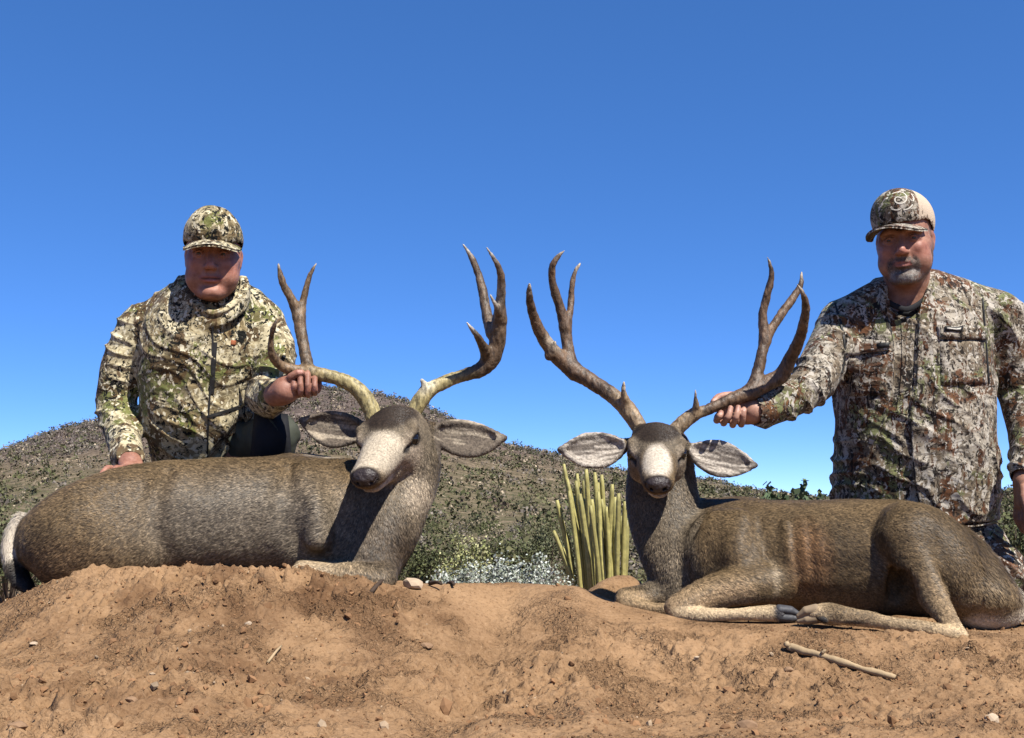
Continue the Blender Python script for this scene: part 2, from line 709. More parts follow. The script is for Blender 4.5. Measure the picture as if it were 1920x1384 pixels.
def soil_mat():
    t = NT('dry_soil')
    c = t.coord()
    big = t.noise(c, 2.2, 4, 0.6)
    mid = t.noise(c, 14, 5, 0.65)
    fine = t.noise(c, 120, 4, 0.7)
    col = t.ramp(big, [(0.3, (0.162, 0.093, 0.046)), (0.5, (0.234, 0.138, 0.069)), (0.68, (0.325, 0.200, 0.106))])
    col = t.mix(t.n('VertexColor', layer_name='Col'), col, (.105, .052, .024))
    col = t.mix(t.ramp(mid, [(0.35, 0.0), (0.65, 0.75)]), col, (0.295, 0.181, 0.096))
    col = t.mix(t.ramp(fine, [(0.36, 0.55), (0.46, 0.0)]), col, (0.075, 0.036, 0.016))
    col = t.mix(t.ramp(fine, [(0.58, 0.0), (0.68, 0.45)]), col, (0.40, 0.265, 0.16))
    col = t.mix(t.math('MULTIPLY', t.n('VertexColor', layer_name='Col'), .55), col, (.090, .044, .020))
    grit = t.n('TexVoronoi', ins={'Vector': c, 'Scale': 62.0, 'Randomness': 1.0})
    crumb = t.n('TexVoronoi', ins={'Vector': t.mix(0.03, c, t.noise(c, 30, 3, .6, color=True), 'ADD'), 'Scale': 150.0})
    cm = t.ramp(t.noise(c, 5, 3, .6), [(.46, .10), (.60, 1.0)])
    h = t.math('MULTIPLY', t.math('ADD', t.math('MULTIPLY', crumb, -.6), t.math('MULTIPLY', fine, .7)), cm)
    b = t.bump(t.math('MULTIPLY', grit, cm), 0.7, -0.012)
    b = t.bump(h, 0.9, 0.009, b)
    b = t.bump(mid, 0.6, 0.025, b)
    deep = t.math('MULTIPLY', t.ramp(crumb, [(.25, 0.0), (.6, .55)]), cm)
    col = t.mix(deep, col, (.105, .055, .026))
    return t.done(col, 0.95, 0.12, b)


M_SOIL = soil_mat()
moist = np.clip(1.15 * dug * smooth01(fbm(P3 * 7, 3, 71) * .9 + .35), 0, 1) * .8
mound = make_obj('ground', np.column_stack([XY, Z]), grid_faces(len(gx), len(gy)), M_SOIL, col=np.repeat(moist[:, None], 3, 1))
structure(mound)

# far ground: scrub flats rising to a hill
_sil = np.array([(-1200, 905), (-700, 880), (-300, 866), (0, 848), (60, 826), (130, 803), (190, 788), (300, 760), (430, 735), (560, 724), (650, 732), (720, 744),
                 (780, 758), (850, 789), (900, 810), (960, 834), (1060, 856), (1150, 882), (1250, 894), (1330, 902), (1400, 918), (1480, 930),
                 (1560, 936), (1700, 936), (1880, 928), (1960, 922), (2300, 925), (3200, 930)], float)
HILL_Y = 160.0


def far_z(XY):
    XY = np.asarray(XY, float)
    x, y = XY[:, 0], XY[:, 1]
    yy = np.maximum(y, 1.0)
    px = 960 + x / np.clip(yy, 55, HILL_Y) * FPX
    zr = CAM_H + (HORIZON - np.interp(px, _sil[:, 0], _sil[:, 1])) / FPX * HILL_Y
    zr = np.maximum(zr, FLAT_Z)
    up = smooth01((yy - 38) / (HILL_Y - 38)) * 0.35 + 0.65 * np.clip((yy - 38) / (HILL_Y - 38), 0, 1)
    dn = 1 - smooth01((yy - HILL_Y) / 260)
    base = FLAT_Z - 0.012 * np.clip(yy - 30, 0, 300) * (yy > 30)
    base = FLAT_Z * np.ones_like(yy) - smooth01((yy - HILL_Y) / 200) * 3
    h = base + (zr - FLAT_Z) * np.where(yy < HILL_Y, up, dn)
    P = np.column_stack([x, y, 0 * x])
    amp = smooth01((yy - 30) / 80)
    h += amp * (0.35 * vnoise(P * 0.06, 41) + 0.18 * vnoise(P * 0.2, 42)) * np.where(yy > 200, 0.4, 1)
    h += 0.03 * vnoise(P * 0.7, 43) * smooth01((yy - 8) / 10)
    return h


fx = np.concatenate([-np.geomspace(3000, 120, 14), axis([(-110, -30, 50), (-30, 30, 60), (30, 110, 50)]), np.geomspace(120, 3000, 14)])
fy = np.concatenate([-np.geomspace(2500, 5, 14), axis([(-4, 5, 6), (5, 40, 50), (40, 175, 80)]), np.geomspace(182, 6000, 26)])
FX, FY = np.meshgrid(fx, fy, indexing='ij')
FXY = np.stack([FX.ravel(), FY.ravel()], 1)


def far_mat():
    t = NT('scrub_soil')
    c = t.coord()
    big = t.noise(c, 0.08, 5, 0.65)
    mid = t.noise(c, 0.9, 6, 0.7)
    yy = t.n('SeparateXYZ', 1, ins={'Vector': c})
    zz = yy.node.outputs[2]
    col = t.ramp(mid, [(0.32, (0.075, 0.055, 0.036)), (0.5, (0.145, 0.108, 0.07)), (0.68, (0.25, 0.19, 0.125))])
    rock = t.ramp(mid, [(0.3, (0.055, 0.041, 0.033)), (0.55, (0.115, 0.086, 0.070)), (0.7, (0.21, 0.165, 0.138))])
    hi = t.n('MapRange', ins={'Value': t.math('ADD', zz, t.math('MULTIPLY', big, 3.0)), 'From Min': 4.5, 'From Max': 8.0})
    col = t.mix(hi, col, rock)
    fine = t.noise(c, 5.5, 4, 0.7)
    col = t.mix(1.0, col, t.ramp(fine, [(.34, .35), (.5, 1.0), (.66, 1.75)]), 'MULTIPLY')
    lowg = t.n('MapRange', ins={'Value': t.math('ADD', zz, t.math('MULTIPLY', big, 4.0)), 'From Min': 6.5, 'From Max': 2.5})
    col = t.mix(t.math('MULTIPLY', lowg, t.ramp(mid, [(.4, .75), (.6, .2)])), col, (.088, .085, .038))
    near = t.n('MapRange', ins={'Value': yy, 'From Min': 16.0, 'From Max': 9.0})
    col = t.mix(near, col, (0.30, 0.185, 0.11))
    return t.done(col, 0.95, 0.1, t.bump(fine, 0.6, 0.08, t.bump(mid, 0.6, 0.3)))


far = make_obj('desert_terrain', np.column_stack([FXY, far_z(FXY)]), grid_faces(len(fx), len(fy)), far_mat())
structure(far)
# ---------------------------------------------------------------- deer
def fur_mat(name, seed):
    t = NT(name)
    at = t.n('VertexColor', layer_name='Col')
    c = t.coord()
    f1 = t.noise(c, 150, 2, 0.6)
    f2 = t.noise(c, 9, 3, 0.5)
    m = t.ramp(f1, [(0.34, 0.62), (0.5, 1.0), (0.66, 1.35)])
    col = t.mix(1.0, at, m, 'MULTIPLY')
    m2 = t.ramp(f2, [(0.3, 0.82), (0.7, 1.18)])
    col = t.mix(1.0, col, m2, 'MULTIPLY')
    return t.done(col, 0.8, 0.15, t.bump(f1, 0.5, 0.004))


def hair_mat(name):
    t = NT(name)
    at = t.n('VertexColor', layer_name='Col')
    return t.done(at, 0.55, 0.25)


M_FUR = fur_mat('deer_coat', 1)
M_HAIR = hair_mat('deer_hair')
M_EYE = NT('dark_eye').done((0.008, 0.006, 0.005), 0.08, 0.6)
M_NOSE = plain('wet_nose', (.034, .023, .020), .5, .4, .4, 140, .8)
M_HOOF_TAN = plain('dusty_hoof', (.26, .19, .12), 0.8, 0.15)
M_HOOF = plain('hoof_horn', (0.05, 0.05, 0.055), 0.6, 0.3, 0.5, 60, 0.5)


def antler_mat(name):
    t = NT(name)
    at = t.n('VertexColor', layer_name='Col')
    c = t.coord('Object', (1, 1, 0.45))
    f = t.noise(c, 95, 4, 0.65)
    g = t.noise(c, 22, 3, 0.5)
    col = t.mix(1.0, at, t.ramp(f, [(0.34, 0.35), (0.5, 1.0), (0.68, 1.5)]), 'MULTIPLY')
    col = t.mix(1.0, col, t.ramp(g, [(0.3, 0.7), (0.7, 1.25)]), 'MULTIPLY')
    return t.done(col, 0.5, 0.35, t.bump(f, 0.6, 0.006))


M_ANTLER = antler_mat('antler_bone')

FUR = V3(.126, .084, .042)          # grey brown coat
FUR_G = V3(.125, .098, .066)        # greyer neck
TAN = V3(0.336, 0.232, 0.132)
PALE = V3(0.448, 0.360, 0.256)
WHITE = V3(0.528, 0.456, 0.360)
DARKB = V3(0.022, 0.014, 0.009)
BLACK = V3(.012, .010, .009)


class Paint:
    def __init__(s, Vt, base):
        s.V = Vt
        s.c = np.tile(np.asarray(base, float), (len(Vt), 1))

    def put(s, mask, col):
        m = np.clip(mask, 0, 1)[:, None]
        s.c = s.c * (1 - m) + np.asarray(col) * m

    def ell(s, c, r, col, R=None, soft=0.35, amt=1.0):
        P = s.V - c
        if R is not None:
            P = P @ np.asarray(R).T
        d = np.linalg.norm(P / (np.asarray(r, float) * np.ones(3)), axis=1)
        s.put(amt * smooth01((1 + soft - d) / (2 * soft)), col)

    def seg(s, pts, rad, col, soft=0.01, amt=1.0, n=None):
        P = np.hstack([np.asarray(pts, float), np.reshape(np.asarray(rad, float) * np.ones(len(pts)), (-1, 1))])
        if n:
            P = catmull(P, n)
        best = np.full(len(s.V), 1e9)
        for A, B in zip(P[:-1], P[1:]):
            d = B[:3] - A[:3]
            q_ = s.V - A[:3]
            t = np.clip(q_ @ d / max(d @ d, 1e-12), 0, 1)
            best = np.minimum(best, np.linalg.norm(q_ - t[:, None] * d, axis=1) - (A[3] + t * (B[3] - A[3])))
        s.put(amt * smooth01((soft - best) / (2 * soft)), col)


def deer_frame(poll, nose, roll=0.0):
    f = unit(nose - poll)
    u = unit(V3(0, 0, 1) - f[2] * f)
    sd = np.cross(u, f) * -1
    sd = np.cross(f, u)
    if sd[0] < 0:
        sd = -sd
    c, s_ = math.cos(roll), math.sin(roll)
    return poll, np.array([c * sd + s_ * u, f, c * u - s_ * sd])


def deer_head(S, fr, sc=1.0, ped=None):
    O, R = fr

    def L(x, y, z):
        return O + sc * (x * R[0] + y * R[1] + z * R[2])
    up = R[2]
    k = sc
    S.ell(L(0, .035, -.045), V3(.072, .085, .068) * k, R, .03)
    S.ell(L(0, .09, -.046), V3(.069, .055, .052) * k, R, .03)
    for sg in (-1, 1):
        S.ell(L(sg * .042, .07, -.085), V3(.034, .065, .045) * k, R, .03)
        S.chain([L(sg * .055, .068, -.010), L(sg * .066, .098, -.016), L(sg * .062, .125, -.032)], V3(.013, .014, .009) * k, .015)
        if ped is not None:                       # pedicle under the antler
            b = ped[(sg + 1) // 2]
            S.chain([L(sg * .035, .012, -.03), b + unit(L(sg * .035, .012, -.03) - b) * .012], [.030 * k, .020], .016)
    S.loft([(L(0, .09, -.052), .052 * k, .063 * k), (L(0, .16, -.058), .046 * k, .054 * k), (L(0, .225, -.062), .038 * k, .045 * k),
            (L(0, .270, -.064), .034 * k, .042 * k), (L(0, .297, -.066), .029 * k, .037 * k), (L(0, .312, -.067), .016 * k, .022 * k)], up, .02, n=14)
    S.loft([(L(0, .03, -.105), .050 * k, .045 * k), (L(0, .12, -.108), .034 * k, .036 * k), (L(0, .20, -.102), .024 * k, .026 * k),
            (L(0, .262, -.098), .017 * k, .023 * k), (L(0, .285, -.096), .010 * k, .014 * k)], up, .018, n=10)
    # nose pad ridge, nostrils, mouth
    S.ell(L(0, .306, -.058), V3(.030, .010, .018) * k, R, .008)
    for sg in (-1, 1):
        S.chain([L(sg * .022, .308, -.064), L(sg * .013, .318, -.072)], [.0075 * k, .005 * k], .005, 'sub')
        S.ell(L(sg * .027, .300, -.062), V3(.009, .010, .012) * k, R, .006)
        S.ell(L(sg * .068, .106, -.042), V3(.013, .017, .013) * k, R, .01, 'sub')
        S.chain([L(sg * .060, .128, -.052), L(sg * .051, .155, -.060)], [.005 * k, .004 * k], .008, 'sub')
    S.chain([L(-.040, .215, -.088), L(-.030, .275, -.092), L(0, .300, -.093), L(.030, .275, -.092), L(.040, .215, -.088)],
            [.003 * k, .004 * k, .004 * k, .004 * k, .003 * k], .005, 'sub', n=16)
    # eyelids
    for sg in (-1, 1):
        S.chain([L(sg * .058, .122, -.044), L(sg * .067, .112, -.029), L(sg * .072, .092, -.033)], [.004 * k, .0065 * k, .004 * k], .006, n=7)
        S.chain([L(sg * .058, .122, -.046), L(sg * .066, .110, -.056), L(sg * .072, .092, -.044)], [.003 * k, .0045 * k, .003 * k], .006, n=7)
    return L


def deer_head_paint(P, fr, sc, white_face):
    O, R = fr

    def L(x, y, z):
        return O + sc * (x * R[0] + y * R[1] + z * R[2])
    k = sc
    P.ell(L(0, .06, -.05), V3(.11, .12, .10) * k, FUR_G * 1.05, R, .3)
    P.ell(L(0, .06, -.11), V3(.075, .13, .035) * k, PALE * .8, R, .4, .7)
    for sg in (-1, 1):
        P.ell(L(sg * .06, .15, -.075), V3(.03, .08, .035) * k, V3(.36, .285, .205) if white_face else V3(.16, .12, .08), R, .4, .8)
    # white muzzle and face
    P.ell(L(0, .215, -.045), V3(.066 if white_face else .037, .108, .052) * k, V3(0.418, 0.350, 0.258) if white_face else WHITE, R, .2, .95 if white_face else .9)
    P.ell(L(0, .24, -.105), V3(.05, .06, .022) * k, WHITE * .95, R, .3)
    for sg in (-1, 1):
        P.ell(L(sg * .034, .175, -.066), V3(.016, .06, .018) * k, V3(.13, .088, .056), R, .5, .25 if white_face else .8)
        P.ell(L(sg * .060, .112, -.044), V3(.022, .036, .026) * k, V3(0.304, 0.243, 0.175), R, .3, .8)
        P.ell(L(sg * .068, .106, -.042), V3(.020, .028, .019) * k, BLACK, R, .25)
        P.ell(L(sg * .055, .142, -.056), V3(.010, .026, .010) * k, BLACK * 2, R, .5)
        P.seg([L(sg * .045, .262, -.094), L(sg * .034, .232, -.110)], .012 * k, V3(.06, .04, .03), .01 * k, .7)
    # brown forehead horseshoe
    P.ell(L(0, .050, .012), V3(.074, .076, .050) * k, DARKB, R, .18, .97)
    P.ell(L(0, .105, .002), V3(.042, .030, .03) * k, DARKB, R, .35, .9)
    P.ell(L(0, -.01, .02), V3(.04, .03, .03) * k, V3(.10, .065, .04), R, .5, .8)
    # nose pad
    P.ell(L(0, .312, -.062), V3(.036, .024, .024) * k, V3(.022, .016, .014), R, .14)
    P.seg([L(-.045, .215, -.088), L(-.030, .277, -.092), L(0, .304, -.093), L(.030, .277, -.092), L(.045, .215, -.088)], .0028 * k, V3(.06, .03, .025), .002 * k, .9, n=20)
    P.ell(L(0, .298, -.080), V3(.012, .02, .010) * k, V3(.25, .15, .12), R, .4, .7)


def deer_nose(root, fr, sc, Vt, F, N):
    O, R = fr
    d = np.linalg.norm((Vt - (O + sc * (.312 * R[1] - .062 * R[2]))) @ R.T / (np.array([.031, .022, .021]) * sc), axis=1)
    m = (d[F] < 1).all(1)
    ids, inv = np.unique(F[m], return_inverse=True)
    leather = fbm(Vt[ids] * 300, 2, 881)
    make_obj('nose', Vt[ids] + N[ids] * (.0007 + .0006 * leather)[:, None], inv.reshape(-1, 4), M_NOSE, root)


def deer_eyes(root, fr, sc):
    O, R = fr
    v, f = icosphere(3)
    for sg in (-1, 1):
        c = O + sc * (sg * .0635 * R[0] + .106 * R[1] - .042 * R[2])
        make_obj('eye', c + v * .0165 * sc, f, M_EYE, root)


def ear(S, base, tip, face, wid, cup, k=.012, tk=0.020, base_r=.020, bend=0.0):
    """cupped leaf-shaped ear; face = direction the hollow faces"""
    base, tip = np.asarray(base), np.asarray(tip)
    ax = tip - base
    L = np.linalg.norm(ax)
    t = ax / L
    n = unit(face - (face @ t) * t)
    sd = np.cross(t, n)

    def pt(a, o=0.0):
        return base + ax * a + n * o + sd * (bend * math.sin(math.pi * a))
    prof = [(-.06, base_r * .9), (.08, base_r), (.25, wid * .78), (.45, wid), (.65, wid * .92), (.84, wid * .55), (.97, wid * .16), (1.0, .003)]
    S.loft([(pt(a, -.004), w, max(tk * (1.1 - .55 * a), .004) if a > .1 else base_r) for a, w in prof], sd, k, n=18)
    prof2 = [(.20, wid * .40), (.32, wid * .66), (.48, wid * .80), (.66, wid * .70), (.79, wid * .36), (.86, wid * .08)]
    S.loft([(pt(a, cup), w, tk * 1.05) for a, w in prof2], sd, .006, 'sub', n=14)
    return pt, n, sd


def antler(root, name, strokes, vox=.0032, base_col=None, base_len=.1, tip_len=.045, tipcol=(.55, .47, .35), seed=0, body=(.105, .064, .036)):
    """strokes: lists of (px, py, Y, radius in photo px)"""
    pts_all = []
    ST_ = []
    for st in strokes:
        P = np.array([list(W(a, b, Y)) + [q(r, Y)] for a, b, Y, r in st])
        P = catmull(P, max(10, 7 * len(st)))
        P[:, 3] = np.maximum(P[:, 3], .0018)
        wob = fbm(P[:, :3] * 14, 2, seed)[:, None]
        P[:, 3] *= .93 + .05 * wob[:, 0]
        ST_.append(P)
        pts_all.append(P)
    A = np.vstack(pts_all)
    m = A[:, 3].max() + .02
    S = Sculpt(A[:, :3].min(0) - m, A[:, :3].max(0) + m, vox)
    for i, P in enumerate(ST_):
        S.chain(P[:, :3], P[:, 3], .012 if i else .0)
    Vt, F = S.mesh(1)
    N = vnormals(Vt, F)
    # gutters and pearling along the beam
    ridg = fbm(Vt * np.array([130, 130, 55]), 2, 60 + seed)
    Vt = Vt + N * (0.0011 * ridg + .0008 * fbm(Vt * 40, 2, 70 + seed))[:, None]
    col = np.tile(np.asarray(body, float), (len(Vt), 1))
    v1 = (fbm(Vt * 16, 2, 80 + seed) * .5 + .5)[:, None]
    col = col * (0.75 + .6 * v1)
    P = Paint(Vt, body)
    P.c = col
    b0 = ST_[0][0, :3]
    db = np.linalg.norm(Vt - b0, axis=1)
    if base_col is not None:
        P.put(smooth01((base_len - db) / (base_len * .5) + .3) * .9, base_col)
    for st in ST_:
        dt = np.linalg.norm(Vt - st[-1, :3], axis=1)
        P.put(smooth01((tip_len - dt) / tip_len) * .65, tipcol)
    return make_obj(name, Vt, F, M_ANTLER, root, col=P.c)


def fur_strands(root, Vt, F, col, N, count, length_fn, flow_fn, seed, width=.0014, skip=None, name='fur'):
    """short hairs lying on the coat, one narrow blade each"""
    rng = np.random.default_rng(seed)
    tri = np.vstack([F[:, [0, 1, 2]], F[:, [0, 2, 3]]])
    A, B, C = Vt[tri[:, 0]], Vt[tri[:, 1]], Vt[tri[:, 2]]
    ar = np.linalg.norm(np.cross(B - A, C - A), axis=1)
    nt = N[tri].mean(1)
    wgt = ar * (0.35 + 0.65 * (nt[:, 1] < 0.35))      # fewer on the far side
    if skip is not None:
        wgt = wgt * (1 - skip[tri].mean(1))
    cs = np.cumsum(wgt)
    idx = np.searchsorted(cs, rng.random(count) * cs[-1])
    idx = np.minimum(idx, len(tri) - 1)
    r1, r2 = np.sqrt(rng.random(count)), rng.random(count)
    w0, w1, w2 = 1 - r1, r1 * (1 - r2), r1 * r2
    P = A[idx] * w0[:, None] + B[idx] * w1[:, None] + C[idx] * w2[:, None]
    n = N[tri[idx]].mean(1)
    n /= np.maximum(np.linalg.norm(n, axis=1), 1e-6)[:, None]
    c = col[tri[idx]].mean(1)
    fl = flow_fn(P) + .35 * np.stack([vnoise(P * 14, 301), vnoise(P * 14, 302), vnoise(P * 14, 303)], 1) + rng.normal(0, .16, (count, 3))
    fl = fl - (fl * n).sum(1)[:, None] * n
    fl /= np.maximum(np.linalg.norm(fl, axis=1), 1e-6)[:, None]
    lift = rng.uniform(.05, .26, count)[:, None]
    d = fl * np.sqrt(1 - lift ** 2) + n * lift
    L = length_fn(P) * rng.uniform(.6, 1.25, count)
    sd = np.cross(n, fl)
    w = width * rng.uniform(.7, 1.3, count)[:, None]
    p0 = P - n * .001
    tip = P + d * L[:, None]
    mid = P + d * (L * .5)[:, None] + n * (L * .05)[:, None]
    X = np.stack([p0 - sd * w * .5, p0 + sd * w * .5, mid + sd * w * .42, mid - sd * w * .42, tip], 1)
    vv = X.reshape(-1, 3)
    o = np.arange(count) * 5
    quads = np.stack([o, o + 1, o + 2, o + 3], 1)
    tris = np.stack([o + 3, o + 2, o + 4], 1)
    # agouti: dark and pale hairs side by side
    g = rng.random(count)
    mul = np.where(g < .34, .58, np.where(g < .74, 1.0, 1.5)) * rng.uniform(.85, 1.15, count)
    band = (1 + .25 * fbm(P * 7, 2, seed + 5)) * (.68 + .66 * smooth01(vnoise(P * 230, seed + 6) * 1.3 + .5))
    lum = c.mean(1)
    soft = np.clip((lum - .2) / .25, 0, 1)[:, None]
    hc = np.clip(c * ((mul * band)[:, None] * (1 - soft) + soft * rng.uniform(.85, 1.12, count)[:, None]), 0, .8)
    cc = np.repeat(hc, 5, axis=0)
    cc[4::5] = cc[4::5] * 1.2
    # triangles as an own polygon set: build with a mixed mesh
    me = bpy.data.meshes.new(name)
    base = parent_origin(root)
    me.vertices.add(len(vv))
    me.vertices.foreach_set('co', (vv - base).astype(np.float32).ravel())
    loops = np.concatenate([quads.ravel(), tris.ravel()])
    me.loops.add(len(loops))
    me.loops.foreach_set('vertex_index', loops.astype(np.int32))
    me.polygons.add(2 * count)
    ls = np.concatenate([np.arange(count) * 4, 4 * count + np.arange(count) * 3]).astype(np.int32)
    me.polygons.foreach_set('loop_start', ls)
    me.materials.append(M_HAIR)
    at = me.color_attributes.new('Col', 'FLOAT_COLOR', 'POINT')
    c4 = np.ones((len(vv), 4), np.float32)
    c4[:, :3] = cc
    at.data.foreach_set('color', c4.ravel())
    me.update()
    ob = bpy.data.objects.new(name, me)
    COL.objects.link(ob)
    ob.parent = root
    ob['kind'] = 'stuff'
    return ob


Z3 = V3(0, 0, 1)


def earmask(X, ears):
    m = np.zeros(len(X), bool)
    for pt, n, sd in ears:
        m |= np.linalg.norm(X - pt(.55), axis=1) < .105
    return m


# ------------------------------------------------ right-hand deer, body lying to the right
def build_right_deer():
    root = thing('deer', 'right buck lying with its folded near legs in view and evenly brown antlers', 'deer',
                 W(1500, 1165, 2.95), 'mule deer bucks laid out on the mound')
    S = Sculpt((.10, 2.58, -.12), (1.52, 3.36, .60), .0036)
    fr = deer_frame(W(1230, 803, 3.02), W(1233, 862, 2.73))
    # barrel
    S.loft([(W(1320, 1050, 3.13), .125, .12), (W(1380, 1040, 3.12), .150, .155), (W(1480, 1046, 3.10), .155, .185), (W(1590, 1048, 3.07), .157, .19),
            (W(1680, 1046, 3.04), .152, .17), (W(1765, 1070, 3.02), .128, .150), (W(1830, 1112, 3.00), .092, .118), (W(1876, 1136, 2.99), .045, .070)],
           Z3, .03, n=26, e=2.3)
    # withers line and shoulder blade
    S.chain([W(1335, 975, 3.15), W(1450, 985, 3.14), W(1600, 985, 3.10), W(1700, 985, 3.05)], [.05, .05, .055, .05], .04, n=12)
    S.ell(W(1352, 1045, 3.00), (.10, .07, .125), None, .04)
    S.ell(W(1410, 1075, 2.98), (.10, .07, .085), None, .05)
    # neck and chest
    S.loft([(W(1238, 845, 3.13), .084, .075), (W(1240, 905, 3.14), .099, .078), (W(1244, 955, 3.13), .104, .080), (W(1251, 1005, 3.10), .094, .078), (W(1262, 1058, 3.065), .080, .072), (W(1268, 1105, 3.05), .060, .058)],
           V3(1, 0, 0), .022, n=18)
    S.chain([W(1300, 985, 3.20), W(1350, 1000, 3.18), W(1400, 1005, 3.16)], [.075, .085, .09], .04, n=8)
    S.chain([W(1335, 930, 3.02), W(1312, 985, 2.99), W(1275, 1030, 2.96), W(1258, 1075, 2.95)], [.004, .007, .007, .003], .018, 'sub', n=10)
    S.chain([W(1285, 1050, 3.10), W(1330, 1080, 3.08)], [.10, .10], .03)
    deer_head(S, fr, 1.0, (W(1197, 798, 3.05), W(1268, 806, 3.05)))
    # ears
    fc = unit(V3(.25, -1, .35))
    earL = ear(S, W(1180, 832, 3.07), W(1046, 842, 3.04), unit(V3(.15, -1, .25)), .054, .010, bend=-.010)
    earR = ear(S, W(1284, 838, 3.07), W(1421, 872, 3.03), unit(V3(-.05, -1, .40)), .055, .010, bend=.008)
    S.chain([W(1420, 965, 2.96), W(1432, 1010, 2.925), W(1440, 1055, 2.915), W(1455, 1085, 2.925)], [.005, .009, .010, .007], .03, 'sub', n=9)
    S.chain([W(1385, 975, 2.975), W(1372, 1030, 2.93), W(1385, 1080, 2.92)], [.018, .026, .02], .04, n=8)
    for i in range(5):
        x = 1475 + i * 28
        S.chain([W(x - 6, 980, 2.955), W(x, 1030, 2.915), W(x + 6, 1085, 2.915)], [.001, .003, .002], .03, n=7)
    # near fore leg folded under
    S.loft([(W(1455, 1095, 2.95), .055, .05), (W(1400, 1098, 2.91), .050, .045), (W(1330, 1112, 2.89), .043, .038), (W(1276, 1133, 2.87), .030, .030),
            (W(1262, 1140, 2.865), .022, .026)], Z3, .022, n=14)
    S.chain([W(1268, 1148, 2.855), W(1320, 1153, 2.845), W(1390, 1152, 2.83), W(1440, 1150, 2.825), W(1462, 1151, 2.82)], [.021, .0175, .0165, .021, .020], .006, n=14)
    # far fore leg in the shade of the neck
    S.chain([W(1290, 1105, 3.08), W(1225, 1115, 3.04), W(1172, 1122, 3.02)], [.05, .036, .027], .02, n=8)
    S.chain([W(1170, 1130, 3.01), W(1240, 1143, 2.98), W(1290, 1143, 2.97)], [.022, .017, .018], .006, n=8)
    # haunch
    RH = np.array([unit(V3(.62, -.1, -.72)), unit(V3(.1, -1, .15)), unit(np.cross(unit(V3(.62, -.1, -.72)), unit(V3(.1, -1, .15))))])
    RH[1] = np.cross(RH[2], RH[0])
    S.ell(W(1745, 1038, 2.918), (.155, .088, .108), RH, .02)
    S.ell(W(1702, 1002, 2.892), (.078, .065, .078), None, .025)
    S.ell(W(1820, 1112, 2.94), (.095, .085, .058), None, .04)
    S.loft([(W(1682, 1002, 2.862), .046, .040), (W(1714, 1060, 2.832), .050, .040), (W(1748, 1120, 2.79), .036, .030), (W(1778, 1163, 2.745), .024, .020), (W(1792, 1186, 2.725), .021, .018)],
           unit(V3(1, 0, .4)), .03, n=14)
    S.chain([W(1800, 1194, 2.725), W(1783, 1160, 2.76), W(1764, 1105, 2.83)], [.010, .0085, .014], .008, n=8)
    # flank hollow between belly and gaskin
    S.ell(W(1688, 1105, 2.86), (.030, .075, .065), None, .02, 'sub')
    S.chain([W(1634, 955, 2.86), W(1633, 1000, 2.852), W(1655, 1060, 2.845)], [.008, .013, .018], .018, 'sub', n=8)
    # hind shank, fetlock, hoof region
    S.chain([W(1798, 1192, 2.718), W(1740, 1180, 2.712), W(1660, 1167, 2.715), W(1600, 1157, 2.72), W(1560, 1151, 2.725), W(1528, 1150, 2.735)],
            [.0195, .0185, .0175, .020, .0265, .021], .008, n=16)
    S.chain([W(1535, 1158, 2.70), W(1548, 1164, 2.70)], [.008, .007], .004)
    # inner thigh / pale rump underside and tail
    S.chain([W(1830, 1150, 2.93), W(1895, 1150, 2.96)], [.03, .028], .03)
    S.chain([W(1874, 1112, 3.0), W(1898, 1118, 2.98), W(1916, 1140, 2.965), W(1936, 1175, 2.96)], [.030, .026, .024, .010], .012, n=10)
    Vt, F = S.mesh(2)
    N = vnormals(Vt, F)
    Vt = Vt + N * (.0022 * fbm(Vt * 14, 2, 91) + .0009 * fbm(Vt * np.array([60, 60, 90]), 2, 92))[:, None]
    P = Paint(Vt, FUR)
    P.c *= (1 + .24 * fbm(Vt * 4, 3, 93))[:, None]
    # tan flank and belly edge, rust patch, pale legs
    P.put(.55 * smooth01((.115 - Vt[:, 2]) / .10), V3(0.190, 0.133, 0.080))
    P.ell(W(1520, 1050, 2.90), (.05, .08, .10), V3(0.198, 0.095, 0.038), None, .6, .55)
    P.ell(W(1452, 1085, 2.90), (.012, .06, .05), V3(0.319, 0.243, 0.152), None, .5, .6)
    P.ell(W(1850, 1120, 2.9), (.10, .09, .045), V3(0.258, 0.179, 0.095), None, .5, .75)
    P.seg([W(1640, 985, 2.84), W(1642, 1020, 2.85), W(1690, 1100, 2.87), W(1720, 1140, 2.88)], .008, TAN * 1.0, .012, .7, n=12)
    P.seg([W(1830, 1172, 2.90), W(1895, 1155, 2.95)], .030, WHITE, .02)
    P.seg([W(1893, 1120, 2.98), W(1915, 1140, 2.965), W(1938, 1175, 2.96)], .034, WHITE, .012)
    P.seg([W(1380, 1115, 2.89), W(1276, 1135, 2.87), W(1262, 1142, 2.865)], .046, V3(0.304, 0.209, 0.118), .02, .9)
    P.seg([W(1268, 1150, 2.855), W(1465, 1152, 2.82)], .023, V3(.52, .39, .235), .005)
    P.seg([W(1172, 1125, 3.01), W(1290, 1140, 2.97)], .03, V3(0.274, 0.190, 0.106), .01)
    P.seg([W(1720, 1075, 2.83), W(1792, 1188, 2.72)], .034, V3(0.274, 0.190, 0.106), .02, .85)
    P.seg([W(1800, 1194, 2.72), W(1528, 1150, 2.735)], .030, V3(.46, .335, .195), .008)
    P.ell(W(1540, 1162, 2.70), (.016, .02, .010), BLACK * 2, None, .3)
    P.ell(W(1600, 1168, 2.695), (.03, .02, .006), BLACK * 3, None, .3, .8)
    P.ell(W(1465, 1150, 2.81), (.022, .03, .022), V3(.06, .055, .055), None, .3)
    P.seg([W(1236, 870, 3.1), W(1240, 960, 3.08), W(1255, 1050, 3.05)], .118, FUR_G, .02, .85)
